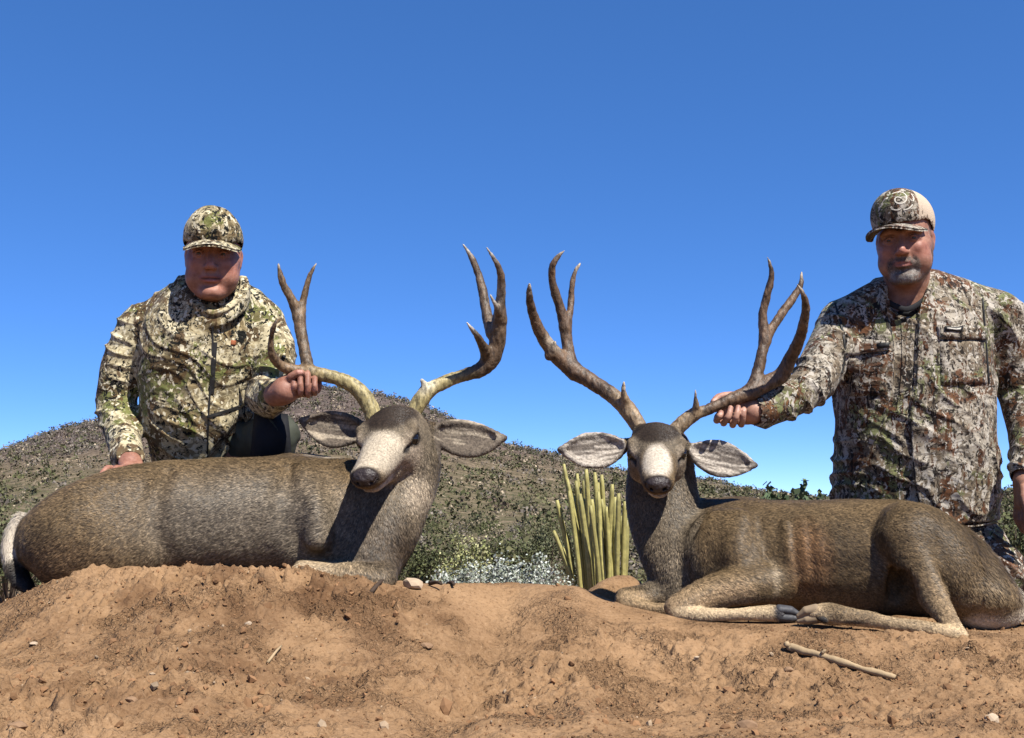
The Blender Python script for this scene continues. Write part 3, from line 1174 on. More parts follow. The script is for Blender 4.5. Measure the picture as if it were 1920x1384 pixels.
    P.ell(W(1230, 960, 2.99), (.05, .05, .035), PALE, None, .5, .5)
    deer_head_paint(P, fr, 1.0, False)
    for (pt, n, sd), wd in ((earL, .055), (earR, .056)):
        d = (Vt - pt(.5)) @ n
        inear = np.linalg.norm((Vt - pt(.55)) / 1.0, axis=1) < .098
        P.put(inear * .9, V3(0.380, 0.334, 0.281))
        streak = smooth01(fbm(np.column_stack([(Vt - pt(0)) @ sd * 120, (Vt - pt(0)) @ unit(pt(1) - pt(0)) * 16, Vt[:, 1] * 0]), 2, 97) * 2.0 + .35)
        P.put(inear * smooth01((d + .020) / .008) * streak * .85, V3(.10, .08, .065))
        P.put(inear * smooth01((-d - .016) / .004) * .9, V3(.15, .115, .08))
        P.seg([pt(.97, 0), pt(1.0, 0)], .012, V3(.06, .05, .04), .012, .8)
    body = make_obj('body', Vt, F, M_FUR, root, col=P.c)
    # hair length: shorter on face and legs
    hc = fr[0] + fr[1][1] * .16
    nb = fr[0] + fr[1][1] * .32 - fr[1][2] * .06
    na = fr[0] + fr[1][1] * .05 - fr[1][2] * .05

    def hdist(X):
        d = nb - na
        t = np.clip((X - na) @ d / (d @ d), 0, 1)
        return np.linalg.norm(X - na - t[:, None] * d, axis=1)

    def ln(X):
        l = np.full(len(X), .0105)
        l = np.where(hdist(X) < .105, .0038, l)
        l = np.where(X[:, 2] < .10, np.minimum(l, .0055), l)
        l = np.where((X[:, 0] > 1.2) & (X[:, 2] > .07), .020, l)
        l = np.minimum(l, np.where(earmask(X, (earL, earR)), .0035, 1))
        return l

    def flow(X):
        f = np.tile(V3(.85, .0, -.42), (len(X), 1))
        nk = smooth01((.56 - X[:, 0]) / .12)[:, None]
        f = f * (1 - nk) + nk * V3(.15, .1, -1)
        rp = smooth01((X[:, 0] - 1.02) / .12)[:, None]
        f = f * (1 - rp) + rp * V3(.45, 0, -.9)
        hd = smooth01((.11 - hdist(X)) / .03)[:, None]
        return f * (1 - hd) - hd * fr[1][1]
    O, R = fr
    npad = O + .312 * R[1] - .062 * R[2]
    skip = (np.linalg.norm(Vt - npad, axis=1) < .034) * 1.0
    for sg in (-1, 1):
        skip = np.maximum(skip, np.linalg.norm(Vt - (O + sg * .068 * R[0] + .106 * R[1] - .042 * R[2]), axis=1) < .02)
    skip = np.maximum(skip, earmask(Vt, (earL, earR)) * .8)
    fur_strands(root, Vt, F, P.c, N, 200000, ln, flow, 7, skip=skip)
    deer_eyes(root, fr, 1.0)
    deer_nose(root, fr, 1.0, Vt, F, N)
    # hooves
    Sh = Sculpt(W(1482, 1152, 2.815) - .06, W(1482, 1152, 2.815) + .06, .0022)
    for dz in (-.009, .009):
        Sh.loft([(W(1462, 1150, 2.818) + V3(0, 0, dz), .013, .017), (W(1482, 1152, 2.815) + V3(0, 0, dz), .012, .016), (W(1500, 1156, 2.81) + V3(0, 0, dz * .6), .005, .008)], Z3, .002)
    make_obj('hoof', *Sh.mesh(1), M_HOOF, root)
    Sh = Sculpt(W(1512, 1154, 2.74) - .06, W(1512, 1154, 2.74) + .06, .0022)
    for dz in (-.010, .010):
        Sh.loft([(W(1530, 1151, 2.735) + V3(0, 0, dz), .014, .019), (W(1512, 1154, 2.74) + V3(0, 0, dz), .012, .017), (W(1497, 1160, 2.745) + V3(0, 0, dz * .6), .006, .008)], Z3, .002)
    make_obj('hoof', *Sh.mesh(1), M_HOOF_TAN, root)
    base = V3(.25, .175, .10)
    antler(root, 'antler', [
        [(1197, 798, 3.05, 17), (1178, 770, 3.06, 17), (1150, 743, 3.08, 16), (1110, 716, 3.11, 16), (1070, 690, 3.13, 17), (1038, 660, 3.12, 15), (1012, 622, 3.09, 12.5),
         (997, 580, 3.05, 9.5), (992, 550, 3.02, 6.5), (993, 533, 3.0, 2.5)],
        [(1182, 768, 3.06, 9), (1172, 748, 3.04, 8), (1169, 733, 3.03, 5), (1170, 716, 3.02, 2)],
        [(1078, 700, 3.13, 15), (1068, 670, 3.14, 12.5), (1062, 635, 3.15, 11.5), (1058, 605, 3.15, 12), (1048, 570, 3.14, 9.5), (1036, 530, 3.12, 8), (1036, 500, 3.10, 7), (1046, 482, 3.09, 5), (1058, 470, 3.08, 2)],
        [(1060, 615, 3.15, 10), (1068, 590, 3.16, 7.5), (1071, 560, 3.17, 6.5), (1073, 530, 3.17, 6), (1078, 510, 3.17, 5), (1088, 494, 3.17, 2)],
        [(1030, 668, 3.11, 9), (1037, 655, 3.10, 6), (1041, 641, 3.09, 2)]], base_col=base, base_len=.13, seed=1)
    antler(root, 'antler', [
        [(1268, 806, 3.05, 16), (1290, 785, 3.05, 15), (1312, 774, 3.05, 12), (1340, 763, 3.055, 11.5), (1372, 749, 3.06, 13), (1408, 735, 3.07, 15), (1440, 718, 3.08, 16), (1465, 703, 3.075, 16), (1482, 672, 3.05, 13.5),
         (1499, 635, 3.0, 11.5), (1508, 600, 2.95, 10), (1510, 570, 2.92, 8), (1505, 550, 2.90, 5), (1494, 533, 2.89, 2)],
        [(1300, 780, 3.05, 9), (1305, 764, 3.03, 7.5), (1304, 748, 3.02, 4.5), (1304, 731, 3.01, 2)],
        [(1408, 735, 3.07, 14), (1420, 700, 3.09, 11.5), (1428, 665, 3.10, 11), (1433, 635, 3.11, 12), (1430, 590, 3.11, 8.5), (1438, 555, 3.10, 8), (1446, 522, 3.09, 6.5), (1445, 500, 3.08, 4.5), (1439, 482, 3.07, 2)],
        [(1436, 640, 3.11, 10), (1450, 612, 3.12, 9), (1470, 582, 3.13, 9), (1491, 553, 3.14, 8), (1502, 532, 3.14, 5.5), (1503, 510, 3.14, 2)]],
        base_col=base, base_len=.10, seed=2)
    return root


# ------------------------------------------------ left-hand deer, body lying to the left
def build_left_deer():
    root = thing('deer', 'left buck with head twisted and antlers pale yellow at the base', 'deer',
                 W(400, 1080, 3.0), 'mule deer bucks laid out on the mound')
    S = Sculpt((-1.45, 2.62, -.02), (.02, 3.32, .72), .0036)
    fr = deer_frame(W(742, 772, 3.00), W(688, 834, 2.735), 0.05)
    # barrel
    S.loft([(W(662, 985, 3.05), .140, .115), (W(600, 970, 3.05), .165, .165), (W(500, 970, 3.04), .165, .185), (W(380, 974, 3.02), .160, .195), (W(270, 980, 3.0), .158, .19),
            (W(175, 1000, 2.97), .142, .165), (W(112, 1010, 2.95), .100, .125), (W(75, 1000, 2.94), .050, .07)], Z3, .03, n=26, e=2.3)
    S.chain([W(655, 905, 3.12), W(560, 888, 3.12), W(510, 900, 3.1), W(400, 905, 3.08), W(300, 915, 3.05)], [.045, .052, .045, .05, .05], .045, n=14)
    S.ell(W(590, 1000, 2.94), (.11, .07, .11), None, .05)
    S.ell(W(180, 1010, 2.87), (.14, .08, .10), None, .06)
    S.ell(W(150, 1062, 2.90), (.085, .08, .055), None, .05)
    # flank undulation
    S.chain([W(316, 884, 2.89), W(292, 930, 2.825), W(286, 985, 2.80), W(300, 1045, 2.815)], [.002, .006, .007, .005], .05, 'sub', n=10)
    S.chain([W(150, 925, 2.86), W(205, 915, 2.86), W(265, 905, 2.87)], [.018, .022, .014], .03, n=8)      # hip bone
    S.ell(W(215, 1035, 2.855), (.11, .055, .075), None, .04)
    S.chain([W(545, 880, 2.93), W(530, 930, 2.86), W(540, 990, 2.845), W(575, 1050, 2.855)], [.002, .004, .006, .005], .05, 'sub', n=10)
    S.chain([W(575, 890, 2.95), W(598, 950, 2.87), W(600, 1010, 2.85)], [.02, .028, .03], .04, n=8)
    # neck hanging from head to chest
    S.loft([(W(770, 830, 3.06), .075, .085), (W(760, 880, 3.03), .095, .098), (W(730, 945, 3.0), .108, .098), (W(700, 1010, 2.96), .108, .096), (W(678, 1058, 2.94), .100, .085), (W(685, 1090, 2.95), .07, .06)],
           V3(1, 0, .3), .025, n=18)
    S.chain([W(660, 960, 3.02), W(700, 980, 3.0)], [.13, .11], .04)
    S.chain([W(640, 1050, 2.98), W(690, 1070, 2.98)], [.07, .06], .04)
    deer_head(S, fr, 1.08, (W(700, 782, 3.03), W(774, 778, 3.03)))
    earL = ear(S, W(694, 805, 3.06), W(560, 786, 3.06), unit(V3(.1, -1, .05)), .052, .009, bend=-.014)
    earR = ear(S, W(800, 803, 3.06), W(950, 820, 3.05), unit(V3(-.05, -1, .35)), .055, .010, bend=.016)
    # fore leg tucked under the chest
    S.chain([W(722, 1064, 2.90), W(708, 1084, 2.85), W(640, 1076, 2.825), W(570, 1072, 2.83)], [.038, .036, .031, .026], .02, n=10)
    # tail
    S.chain([W(40, 975, 2.93), W(24, 1000, 2.92), W(21, 1035, 2.915), W(34, 1075, 2.91), W(58, 1108, 2.90), W(72, 1118, 2.90)], [.020, .019, .021, .022, .017, .006], .012, n=14)
    Vt, F = S.mesh(2)
    N = vnormals(Vt, F)
    Vt = Vt + N * (.003 * fbm(Vt * 11, 2, 191) + .0011 * fbm(Vt * np.array([90, 90, 60]), 2, 192))[:, None]
    P = Paint(Vt, FUR * 1.12)
    P.c *= (1 + .15 * fbm(Vt * 5, 3, 193))[:, None]
    P.ell(W(480, 990, 2.86), (.32, .12, .13), V3(0.163, 0.137, 0.103), None, .5, .75)
    P.ell(W(130, 1060, 2.85), (.13, .12, .07), V3(0.110, 0.065, 0.034), None, .5, .7)
    P.seg([W(200, 1085, 2.83), W(330, 1078, 2.82)], .02, V3(0.342, 0.243, 0.144), .02, .8)
    P.seg([W(45, 968, 2.93), W(24, 1000, 2.92), W(20, 1040, 2.915)], .030, WHITE, .008, n=8)
    P.seg([W(27, 1062, 2.912), W(60, 1108, 2.90), W(75, 1120, 2.90)], .028, BLACK * 2.2, .012, n=6)
    P.seg([W(725, 1080, 2.85), W(555, 1072, 2.83)], .040, V3(.52, .39, .24), .016)
    P.seg([W(765, 870, 3.05), W(735, 950, 3.0), W(700, 1060, 2.94)], .125, FUR_G, .02, .8)
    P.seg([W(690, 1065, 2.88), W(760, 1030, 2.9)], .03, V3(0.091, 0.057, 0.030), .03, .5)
    P.ell(W(785, 925, 2.98), (.04, .10, .05), PALE, None, .5, .75)
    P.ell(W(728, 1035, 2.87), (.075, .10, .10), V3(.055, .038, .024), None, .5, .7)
    deer_head_paint(P, fr, 1.08, True)
    for pt, n, sd in (earL, earR):
        d = (Vt - pt(.5)) @ n
        inear = np.linalg.norm(Vt - pt(.55), axis=1) < .105
        P.put(inear * .9, V3(0.319, 0.266, 0.198))
        streak = smooth01(fbm(np.column_stack([(Vt - pt(0)) @ sd * 90, (Vt - pt(0)) @ unit(pt(1) - pt(0)) * 14, Vt[:, 1] * 0]), 2, 197) * 1.6 + 1.1)
        P.put(inear * smooth01((d + .020) / .008) * streak * .9, V3(.085, .066, .05))
        P.put(inear * smooth01((-d - .016) / .004) * .9, V3(.17, .13, .09))
        P.seg([pt(.96, 0), pt(1.0, 0)], .012, V3(.05, .04, .035), .012, .8)
    make_obj('body', Vt, F, M_FUR, root, col=P.c)
    hc = fr[0] + fr[1][1] * .16
    nb = fr[0] + fr[1][1] * .32 - fr[1][2] * .06
    na = fr[0] + fr[1][1] * .05 - fr[1][2] * .05

    def hdist(X):
        d = nb - na
        t = np.clip((X - na) @ d / (d @ d), 0, 1)
        return np.linalg.norm(X - na - t[:, None] * d, axis=1)

    def ln(X):
        l = np.full(len(X), .011)
        l = np.where(hdist(X) < .105, .0038, l)
        l = np.where((X[:, 0] < -1.27), .020, l)
        l = np.minimum(l, np.where(earmask(X, (earL, earR)), .0035, 1))
        return l

    def flow(X):
        f = np.tile(V3(-.85, 0, -.35), (len(X), 1))
        nk = smooth01((X[:, 0] + .52) / .12)[:, None]
        f = f * (1 - nk) + nk * V3(-.1, .1, -1)
        tl = smooth01((-1.27 - X[:, 0]) / .05)[:, None]
        f = f * (1 - tl) + tl * V3(.1, 0, -1)
        hd = smooth01((.11 - hdist(X)) / .03)[:, None]
        return f * (1 - hd) - hd * fr[1][1]
    O, R = fr
    npad = O + 1.08 * (.312 * R[1] - .062 * R[2])
    skip = (np.linalg.norm(Vt - npad, axis=1) < .035) * 1.0
    for sg in (-1, 1):
        skip = np.maximum(skip, np.linalg.norm(Vt - (O + 1.08 * (sg * .068 * R[0] + .106 * R[1] - .042 * R[2])), axis=1) < .02)
    skip = np.maximum(skip, earmask(Vt, (earL, earR)) * .8)
    fur_strands(root, Vt, F, P.c, N, 200000, ln, flow, 17, skip=skip)
    deer_eyes(root, fr, 1.08)
    deer_nose(root, fr, 1.08, Vt, F, N)
    base = V3(.35, .285, .125)
    antler(root, 'antler', [
        [(700, 782, 3.03, 17), (693, 762, 3.03, 17), (681, 742, 3.03, 17), (660, 722, 3.03, 15), (630, 709, 3.03, 14), (600, 702, 3.03, 14), (572, 698, 3.03, 14), (548, 693, 3.02, 12),
         (524, 684, 3.0, 10.5), (510, 664, 2.97, 8.5), (508, 638, 2.95, 6.5), (513, 615, 2.93, 5), (520, 597, 2.92, 2)],
        [(580, 700, 3.03, 13), (573, 668, 3.06, 12), (566, 630, 3.08, 12), (560, 595, 3.09, 12.5), (553, 575, 3.09, 11), (540, 550, 3.08, 8.5), (528, 525, 3.07, 7), (522, 495, 3.06, 2)],
        [(562, 598, 3.09, 10), (568, 570, 3.10, 7.5), (574, 540, 3.10, 6.5), (581, 517, 3.10, 5), (593, 494, 3.10, 2)]],
        base_col=base, base_len=.22, seed=3, tip_len=.02, body=(.125, .080, .042))
    antler(root, 'antler', [
        [(774, 778, 3.03, 17), (788, 752, 3.03, 17), (805, 732, 3.035, 15), (835, 716, 3.05, 14), (868, 704, 3.06, 13), (898, 695, 3.07, 15), (920, 676, 3.07, 17), (932, 645, 3.06, 17), (936, 605, 3.04, 16), (938, 570, 3.02, 11),
         (940, 530, 2.99, 9), (936, 505, 2.97, 7), (926, 485, 2.96, 5), (913, 465, 2.95, 2)],
        [(800, 736, 3.03, 10), (796, 722, 3.02, 7), (790, 712, 3.01, 3)],
        [(922, 625, 3.06, 13), (912, 585, 3.10, 10.5), (906, 550, 3.12, 9.5), (897, 515, 3.13, 8), (885, 485, 3.13, 6), (868, 458, 3.12, 2)],
        [(914, 668, 3.06, 13), (905, 648, 3.02, 9.5), (893, 628, 2.98, 6.5), (875, 604, 2.95, 2)],
        [(940, 600, 3.03, 9), (932, 578, 3.0, 6), (919, 553, 2.98, 2)]],
        base_col=base, base_len=.20, seed=4, tip_len=.06, tipcol=(.62, .58, .50), body=(.10, .065, .038))
    return root


deer_right = build_right_deer()
deer_left = build_left_deer()
# ---------------------------------------------------------------- people
def skin_mat():
    t = NT('skin')
    at = t.n('VertexColor', layer_name='Col')
    c = t.coord()
    f = t.noise(c, 120, 3, 0.6)
    g = t.noise(c, 42, 5, 0.7)
    col = t.mix(1.0, at, t.ramp(g, [(0.32, (.70, .60, .58)), (0.68, (1.2, 1.22, 1.22))]), 'MULTIPLY')
    return t.done(col, 0.55, 0.3, t.bump(f, 0.3, 0.0025), Subsurface_Weight=0.08, Subsurface_Radius=(0.01, 0.004, 0.002))


def camo_mat(name, kind, shift=(0, 0, 0)):
    """printed hunting cloth: blotches, leaf strokes and specks"""
    t = NT(name)
    t.shift = shift
    c = t.coord('Object', (1, 1, 1))
    wob = t.noise(c, 14, 3, 0.6, color=True)
    cw = t.mix(0.09, c, wob, 'ADD')
    if kind == 'speck':
        pale, tan, olive, brown, dark = (.50, .43, .27), (.26, .195, .095), (.115, .13, .026), (.075, .038, .014), (.008, .008, .006)
    else:
        pale, tan, olive, brown, dark = (.37, .325, .255), (.17, .13, .085), (.135, .145, .055), (.12, .045, .016), (.012, .009, .007)
    big = t.noise(cw, 9.0, 4, 0.6)
    col = t.mix(t.ramp(big, [(0.40 if kind == 'speck' else .44, 0.0), (0.50 if kind == 'speck' else .54, 1.0)]), tan, pale)
    ol = t.noise(t.coord('Object', (1, 1, .75)), 8.3, 4, 0.65, 0.5)
    col = t.mix(t.ramp(ol, [(0.53, 0.0), (0.57, 0.9)]), col, olive)
    br = t.noise(t.coord('Object', (1.2, 1, .9), (0, 0.5, 0.3)), 10.5 if kind == 'speck' else 7.5, 4, 0.62, 0.9)
    col = t.mix(t.ramp(br, [(0.54 if kind == 'speck' else 0.535, 0.0), (0.58 if kind == 'speck' else 0.57, 0.92)]), col, brown)
    med = t.noise(cw, 46, 3, 0.6, 0.6)
    col = t.mix(t.ramp(med, [(0.50, 0.0), (0.56, 0.7)]), col, tuple(x * .45 for x in tan))
    if kind == 'speck':
        # clustered dark specks and pale flecks
        dens = t.noise(c, 6.0, 3, 0.6)
        sp = t.noise(cw, 66, 3, 0.6, 0.5)
        thr = t.math('ADD', sp, t.math('MULTIPLY', dens, 0.34))
        col = t.mix(t.ramp(thr, [(0.725, 0.0), (0.74, 1.0)]), col, dark)
        fl = t.noise(t.coord('Object', (1, 1, .8), (0.4, 0.7, 0.1)), 75, 3, 0.55, 0.4)
        col = t.mix(t.ramp(fl, [(0.585, 0.0), (0.61, 0.95)]), col, (.58, .52, .37))
    else:
        # grey and dark twig strokes running in several directions
        for i, (rot, sc, lo, cc) in enumerate((((0.2, 0.9, 0.1), (1, 1, .28), .595, dark), ((0.1, -0.7, 0.4), (1, 1, .25), .61, tuple(x * .6 for x in brown)),
                                               ((0.3, 0.1, 0.9), (1, 1, .35), .60, (.40, .36, .30)))):
            v = t.coord('Object', sc, rot)
            s_ = t.noise(t.mix(0.05, v, wob, 'ADD'), 44, 3, 0.55, 0.7)
            col = t.mix(t.ramp(s_, [(lo - .015, 0.0), (lo + .01, .95)]), col, cc)
        sp = t.noise(cw, 95, 3, 0.55, 0.3)
        col = t.mix(t.ramp(sp, [(0.57, 0.0), (0.59, .92)]), col, dark)
        fl = t.noise(c, 85, 3, 0.55, 0.5)
        col = t.mix(t.ramp(fl, [(0.61, 0.0), (0.635, 0.9)]), col, (.45, .41, .34))
    wv = t.noise(c, 500, 2, 0.5)
    fold = t.noise(t.coord('Object', (1, 1, 1.6)), 11, 3, 0.5, 0.9)
    b = t.bump(fold, 0.5, 0.03)
    b = t.bump(wv, 0.25, 0.002, b)
    return t.done(col, 0.85, 0.15, b, Sheen_Weight=0.05)


M_SKIN = skin_mat()
M_CAMO_L = camo_mat('speckled_camouflage_cloth', 'speck')
M_CAMO_R = camo_mat('brush_camouflage_cloth', 'brush')
M_CAMO_CAP = camo_mat('cap_camouflage_cloth', 'brush', (.31, .12, .47))
M_PANTS = plain('dark_olive_cloth', (.040, .044, .030), .75, .3, .45, 18, .9)
M_BLACK = plain('black_knit', (.012, .012, .014), .8, .2, .2, 60)
M_ZIP_SHADE = plain('dark_seam_and_shade', (.014, .013, .012), .6, .3, .1, 60)  # for zips and seams, and for shade strips at the open shirt front
M_MESHCAP = plain('beige_mesh', (.50, .40, .30), .85, .1, .12, 300, .5)
M_STITCH = plain('pale_stitching', (.60, .56, .47), .8, .1, .1, 90)
M_ORANGE = plain('orange_stitching', (.30, .10, .045), .8, .1, .1, 90)
M_EYEW = NT('eyeball').done((.17, .145, .13), .2, .4)
M_IRIS = NT('iris').done((.03, .022, .015), .1, .5)
M_BOOT = plain('boot_leather', (.07, .045, .03), .6, .3, .3, 30)


def head_frame(c, fwd, roll=0.0):
    f = unit(fwd)
    sd = unit(np.cross(f, V3(0, 0, 1)))      # image right when the face looks at the camera is -this
    sd = -sd if sd[0] < 0 else sd
    u = unit(np.cross(sd, f))
    u = -u if u[2] < 0 else u
    cr, sr = math.cos(roll), math.sin(roll)
    return np.asarray(c, float), np.array([cr * sd + sr * u, f, cr * u - sr * sd])


def human_head(S, fr, k, heavy=0.0, bald=True):
    O, R = fr

    def L(x, y, z):
        return O + k * (x * R[0] + y * R[1] + z * R[2])
    h = heavy
    S.ell(L(0, -.015, .040), V3(.074, .093, .082) * k, R, .02)
    S.ell(L(0, .030, -.025), V3(.062 + .003 * h, .062, .070) * k, R, .03)
    S.ell(L(0, .060, -.058), V3(.036, .034, .032) * k, R, .025)
    S.ell(L(0, .028, -.080), V3(.046 + .006 * h, .052, .034) * k, R, .025)
    S.ell(L(0, .079, -.107), V3(.019, .014, .013) * k, R, .016)
    if h > .6:
        for s in (-1, 1):
            S.ell(L(s * .040, .030, -.060), V3(.026, .038, .038) * k, R, .03)
        S.ell(L(0, .034, -.112), V3(.034, .040, .018) * k, R, .025)
    for s in (-1, 1):
        S.chain([L(s * .060, -.008, -.030), L(s * .0485, .0, -.062), L(s * .029, .046, -.097), L(s * .014, .077, -.110)], [.012 * k, (.014 + .003 * h) * k, (.013 + .003 * h) * k, .011 * k], .02, n=9)
        S.chain([L(s * .063, .018, -.012), L(s * .040, .070, -.028)], [.011 * k, .0145 * k], .02)
        S.ell(L(s * .043, .050, -.066), V3(.016 + .006 * h, .022, .022) * k, R, .025)
        S.ell(L(s * .0325, .097, -.003), V3(.021, .020, .0135) * k, R, .010, 'sub')
        S.chain([L(s * .009, .090, .016), L(s * .030, .0905, .0225), L(s * .053, .070, .016)], [.0065 * k, .0095 * k, .006 * k], .012, n=8)
        # lids
        S.chain([L(s * .0175, .0795, -.001), L(s * .032, .0868, .0035), L(s * .0475, .0745, -.001)], [.003 * k, .0040 * k, .003 * k], .003, n=9)
        S.chain([L(s * .0175, .0790, -.004), L(s * .032, .0856, -.0090), L(s * .0475, .0740, -.004)], [.003 * k, .0045 * k, .003 * k], .006, n=9)
        S.ell(L(s * .0130, .1005, -.042), V3(.0085, .0105, .0078) * k, R, .005)
        S.ell(L(s * .0068, .1075, -.0495), V3(.0040, .0055, .0032) * k, R, .002, 'sub')
        S.chain([L(s * .021, .096, -.046), L(s * .031, .088, -.062)], [.0025 * k, .003 * k], .008, 'sub')
        # ear
        S.loft([(L(s * .070, -.012, .022), .012 * k, .006 * k), (L(s * .075, -.018, .004), .017 * k, .007 * k), (L(s * .071, -.010, -.026), .009 * k, .006 * k)], R[1], .006, n=7)
        S.ell(L(s * .081, -.010, .0), V3(.006, .010, .016) * k, R, .004, 'sub')
    S.chain([L(0, .087, .012), L(0, .098, -.012), L(0, .1135, -.034), L(0, .112, -.040)], [.0068 * k, .0078 * k, .0112 * k, .0095 * k], .010, n=10)
    # lips
    S.chain([L(-.025, .084, -.0695), L(-.010, .0955, -.0655), L(0, .0965, -.067), L(.010, .0955, -.0655), L(.025, .084, -.0695)], [.002 * k, .0040 * k, .0036 * k, .0040 * k, .002 * k], .006, n=14)
    S.chain([L(-.023, .085, -.0745), L(0, .0950, -.0785), L(.023, .085, -.0745)], [.002 * k, .0052 * k, .002 * k], .006, n=12)
    S.chain([L(-.026, .091, -.0718), L(0, .1035, -.0725), L(.026, .091, -.0718)], [.0018 * k, .0032 * k, .0018 * k], .002, 'sub', n=12)
    S.chain([L(-.014, .092, -.089), L(.014, .092, -.089)], .004 * k, .008, 'sub')
    return L


def P_seg_mask(V_, pts, rad, soft):
    best = np.full(len(V_), 1e9)
    for A, B in zip(pts[:-1], pts[1:]):
        d = B - A
        t = np.clip((V_ - A) @ d / (d @ d), 0, 1)
        best = np.minimum(best, np.linalg.norm(V_ - A - t[:, None] * d, axis=1) - rad)
    return smooth01((soft - best) / (2 * soft))


def human_head_paint(P, fr, k, beard=None, brow=(.06, .035, .02)):
    O, R = fr

    def L(x, y, z):
        return O + k * (x * R[0] + y * R[1] + z * R[2])
    for s in (-1, 1):
        P.ell(L(s * .042, .07, -.035), V3(.03, .03, .026) * k, V3(.38, .15, .105), R, .5, .6)
        P.seg([L(s * .014, .090, .020), L(s * .034, .092, .026), L(s * .052, .070, .019)], .0045 * k, V3(*brow), .004 * k, .85, n=8)
        P.ell(L(s * .084, -.012, .0), V3(.02, .03, .035) * k, V3(.40, .17, .125), R, .4, .6)
        P.seg([L(s * .020, .085, -.002), L(s * .047, .075, -.002)], .007 * k, V3(.22, .10, .07), .005 * k, .6)
    P.ell(L(0, .112, -.036), V3(.018, .02, .018) * k, V3(.40, .16, .115), R, .5, .7)
    P.seg([L(-.024, .088, -.0715), L(0, .1, -.0725), L(.024, .088, -.0715)], .0075 * k, V3(.30, .095, .075), .003 * k, .8, n=9)
    P.seg([L(-.018, .090, -.0785), L(0, .098, -.0800), L(.018, .090, -.0785)], .0040 * k, V3(.46, .18, .145), .0025 * k, .8, n=7)
    P.seg([L(-.024, .088, -.0715), L(0, .1, -.0725), L(.024, .088, -.0715)], .0022 * k, V3(.05, .012, .010), .0014 * k, .95, n=9)
    if beard is not None:
        bm = np.zeros(len(P.V))
        nz = smooth01(fbm(P.V * 90, 2, 401) * .8 + .55)
        for (c, r, a) in ((L(0, .085, -.100), V3(.036, .04, .026), .9), (L(-.030, .08, -.080), V3(.013, .03, .026), .75), (L(.030, .08, -.080), V3(.013, .03, .026), .75),
                          (L(0, .1, -.057), V3(.030, .02, .0065), .7)):
            d = np.linalg.norm((P.V - c) @ R.T / (r * k), axis=1)
            m = smooth01((1.35 - d) / .7) * a
            P.put(m * (.55 + .45 * nz), V3(*beard) * 1.0)
            bm = np.maximum(bm, m)
        for s in (-1, 1):
            P.seg([L(s * .07, -.0, -.02), L(s * .066, .005, -.06), L(s * .035, .055, -.108)], .016 * k, V3(.17, .115, .085), .02 * k, .6, n=8)
            bm = np.maximum(bm, .42 * P_seg_mask(P.V, [L(s * .066, .004, -.045), L(s * .055, .03, -.085), L(s * .03, .06, -.112)], .014 * k, .012 * k))
            P.seg([L(s * .073, .012, .04), L(s * .073, .008, -.01)], .010 * k, V3(.16, .12, .09), .01 * k, .7)
        P.seg([L(-.024, .088, -.0715), L(0, .1, -.0725), L(.024, .088, -.0715)], .006 * k, V3(.36, .15, .12), .002 * k, .7, n=9)
        mo = L(0, .1, -.0725)
        lip = np.linalg.norm((P.V - mo) @ R.T / (np.array([.026, .03, .0085]) * k), axis=1) < 1
        return np.where(lip, 0, bm)


def human_eyes(root, fr, k):
    O, R = fr
    v, f = icosphere(2)
    for s in (-1, 1):
        c = O + k * (s * .0325 * R[0] + .0740 * R[1] - .0025 * R[2])
        r = .0128 * k
        e = make_obj('eye', c + v * r, f, M_EYEW, root)
        make_obj('iris', c + R[1] * r * .62 + (v @ np.diag([1, .72, 1]) @ R if False else v) * r * .55, f, M_IRIS, e)


def folds(Vt, dirn, wl, seed, warp=.5):
    """cloth creases: ridges across dirn"""
    t = Vt @ unit(dirn) / wl + warp * vnoise(Vt * 6, seed)
    rid = 1 - np.abs(np.sin(math.pi * t))
    gate = smooth01(vnoise(Vt * 7, seed + 9) * 1.2 + .45)
    return rid ** 2 * gate


def project(Vt):
    y = Vt[:, 1] * CT + (Vt[:, 2] - CAM_H) * ST
    up = -Vt[:, 1] * ST + (Vt[:, 2] - CAM_H) * CT
    return 960 + Vt[:, 0] / y * FPX, 692 - up / y * FPX


class Surf:
    """front of a cloth mesh, looked up along the photograph's viewing rays"""

    def __init__(s, Vt, N):
        m = N[:, 1] < 0.1
        s.V, s.N = Vt[m], N[m]
        s.x, s.y = project(s.V)

    def at(s, px, py, off=0.0):
        d = np.hypot(s.x - px, s.y - py)
        rad = 6.0
        while True:
            i = np.nonzero(d < rad)[0]
            if len(i):
                break
            rad *= 1.6
        j = i[s.V[i, 1] < s.V[i, 1].min() + .03]
        w = 1 / (d[j] + 1.0)
        Y = (s.V[j, 1] * w).sum() / w.sum()
        n = unit((s.N[j] * w[:, None]).sum(0))
        return W(px, py, Y) + n * off, n


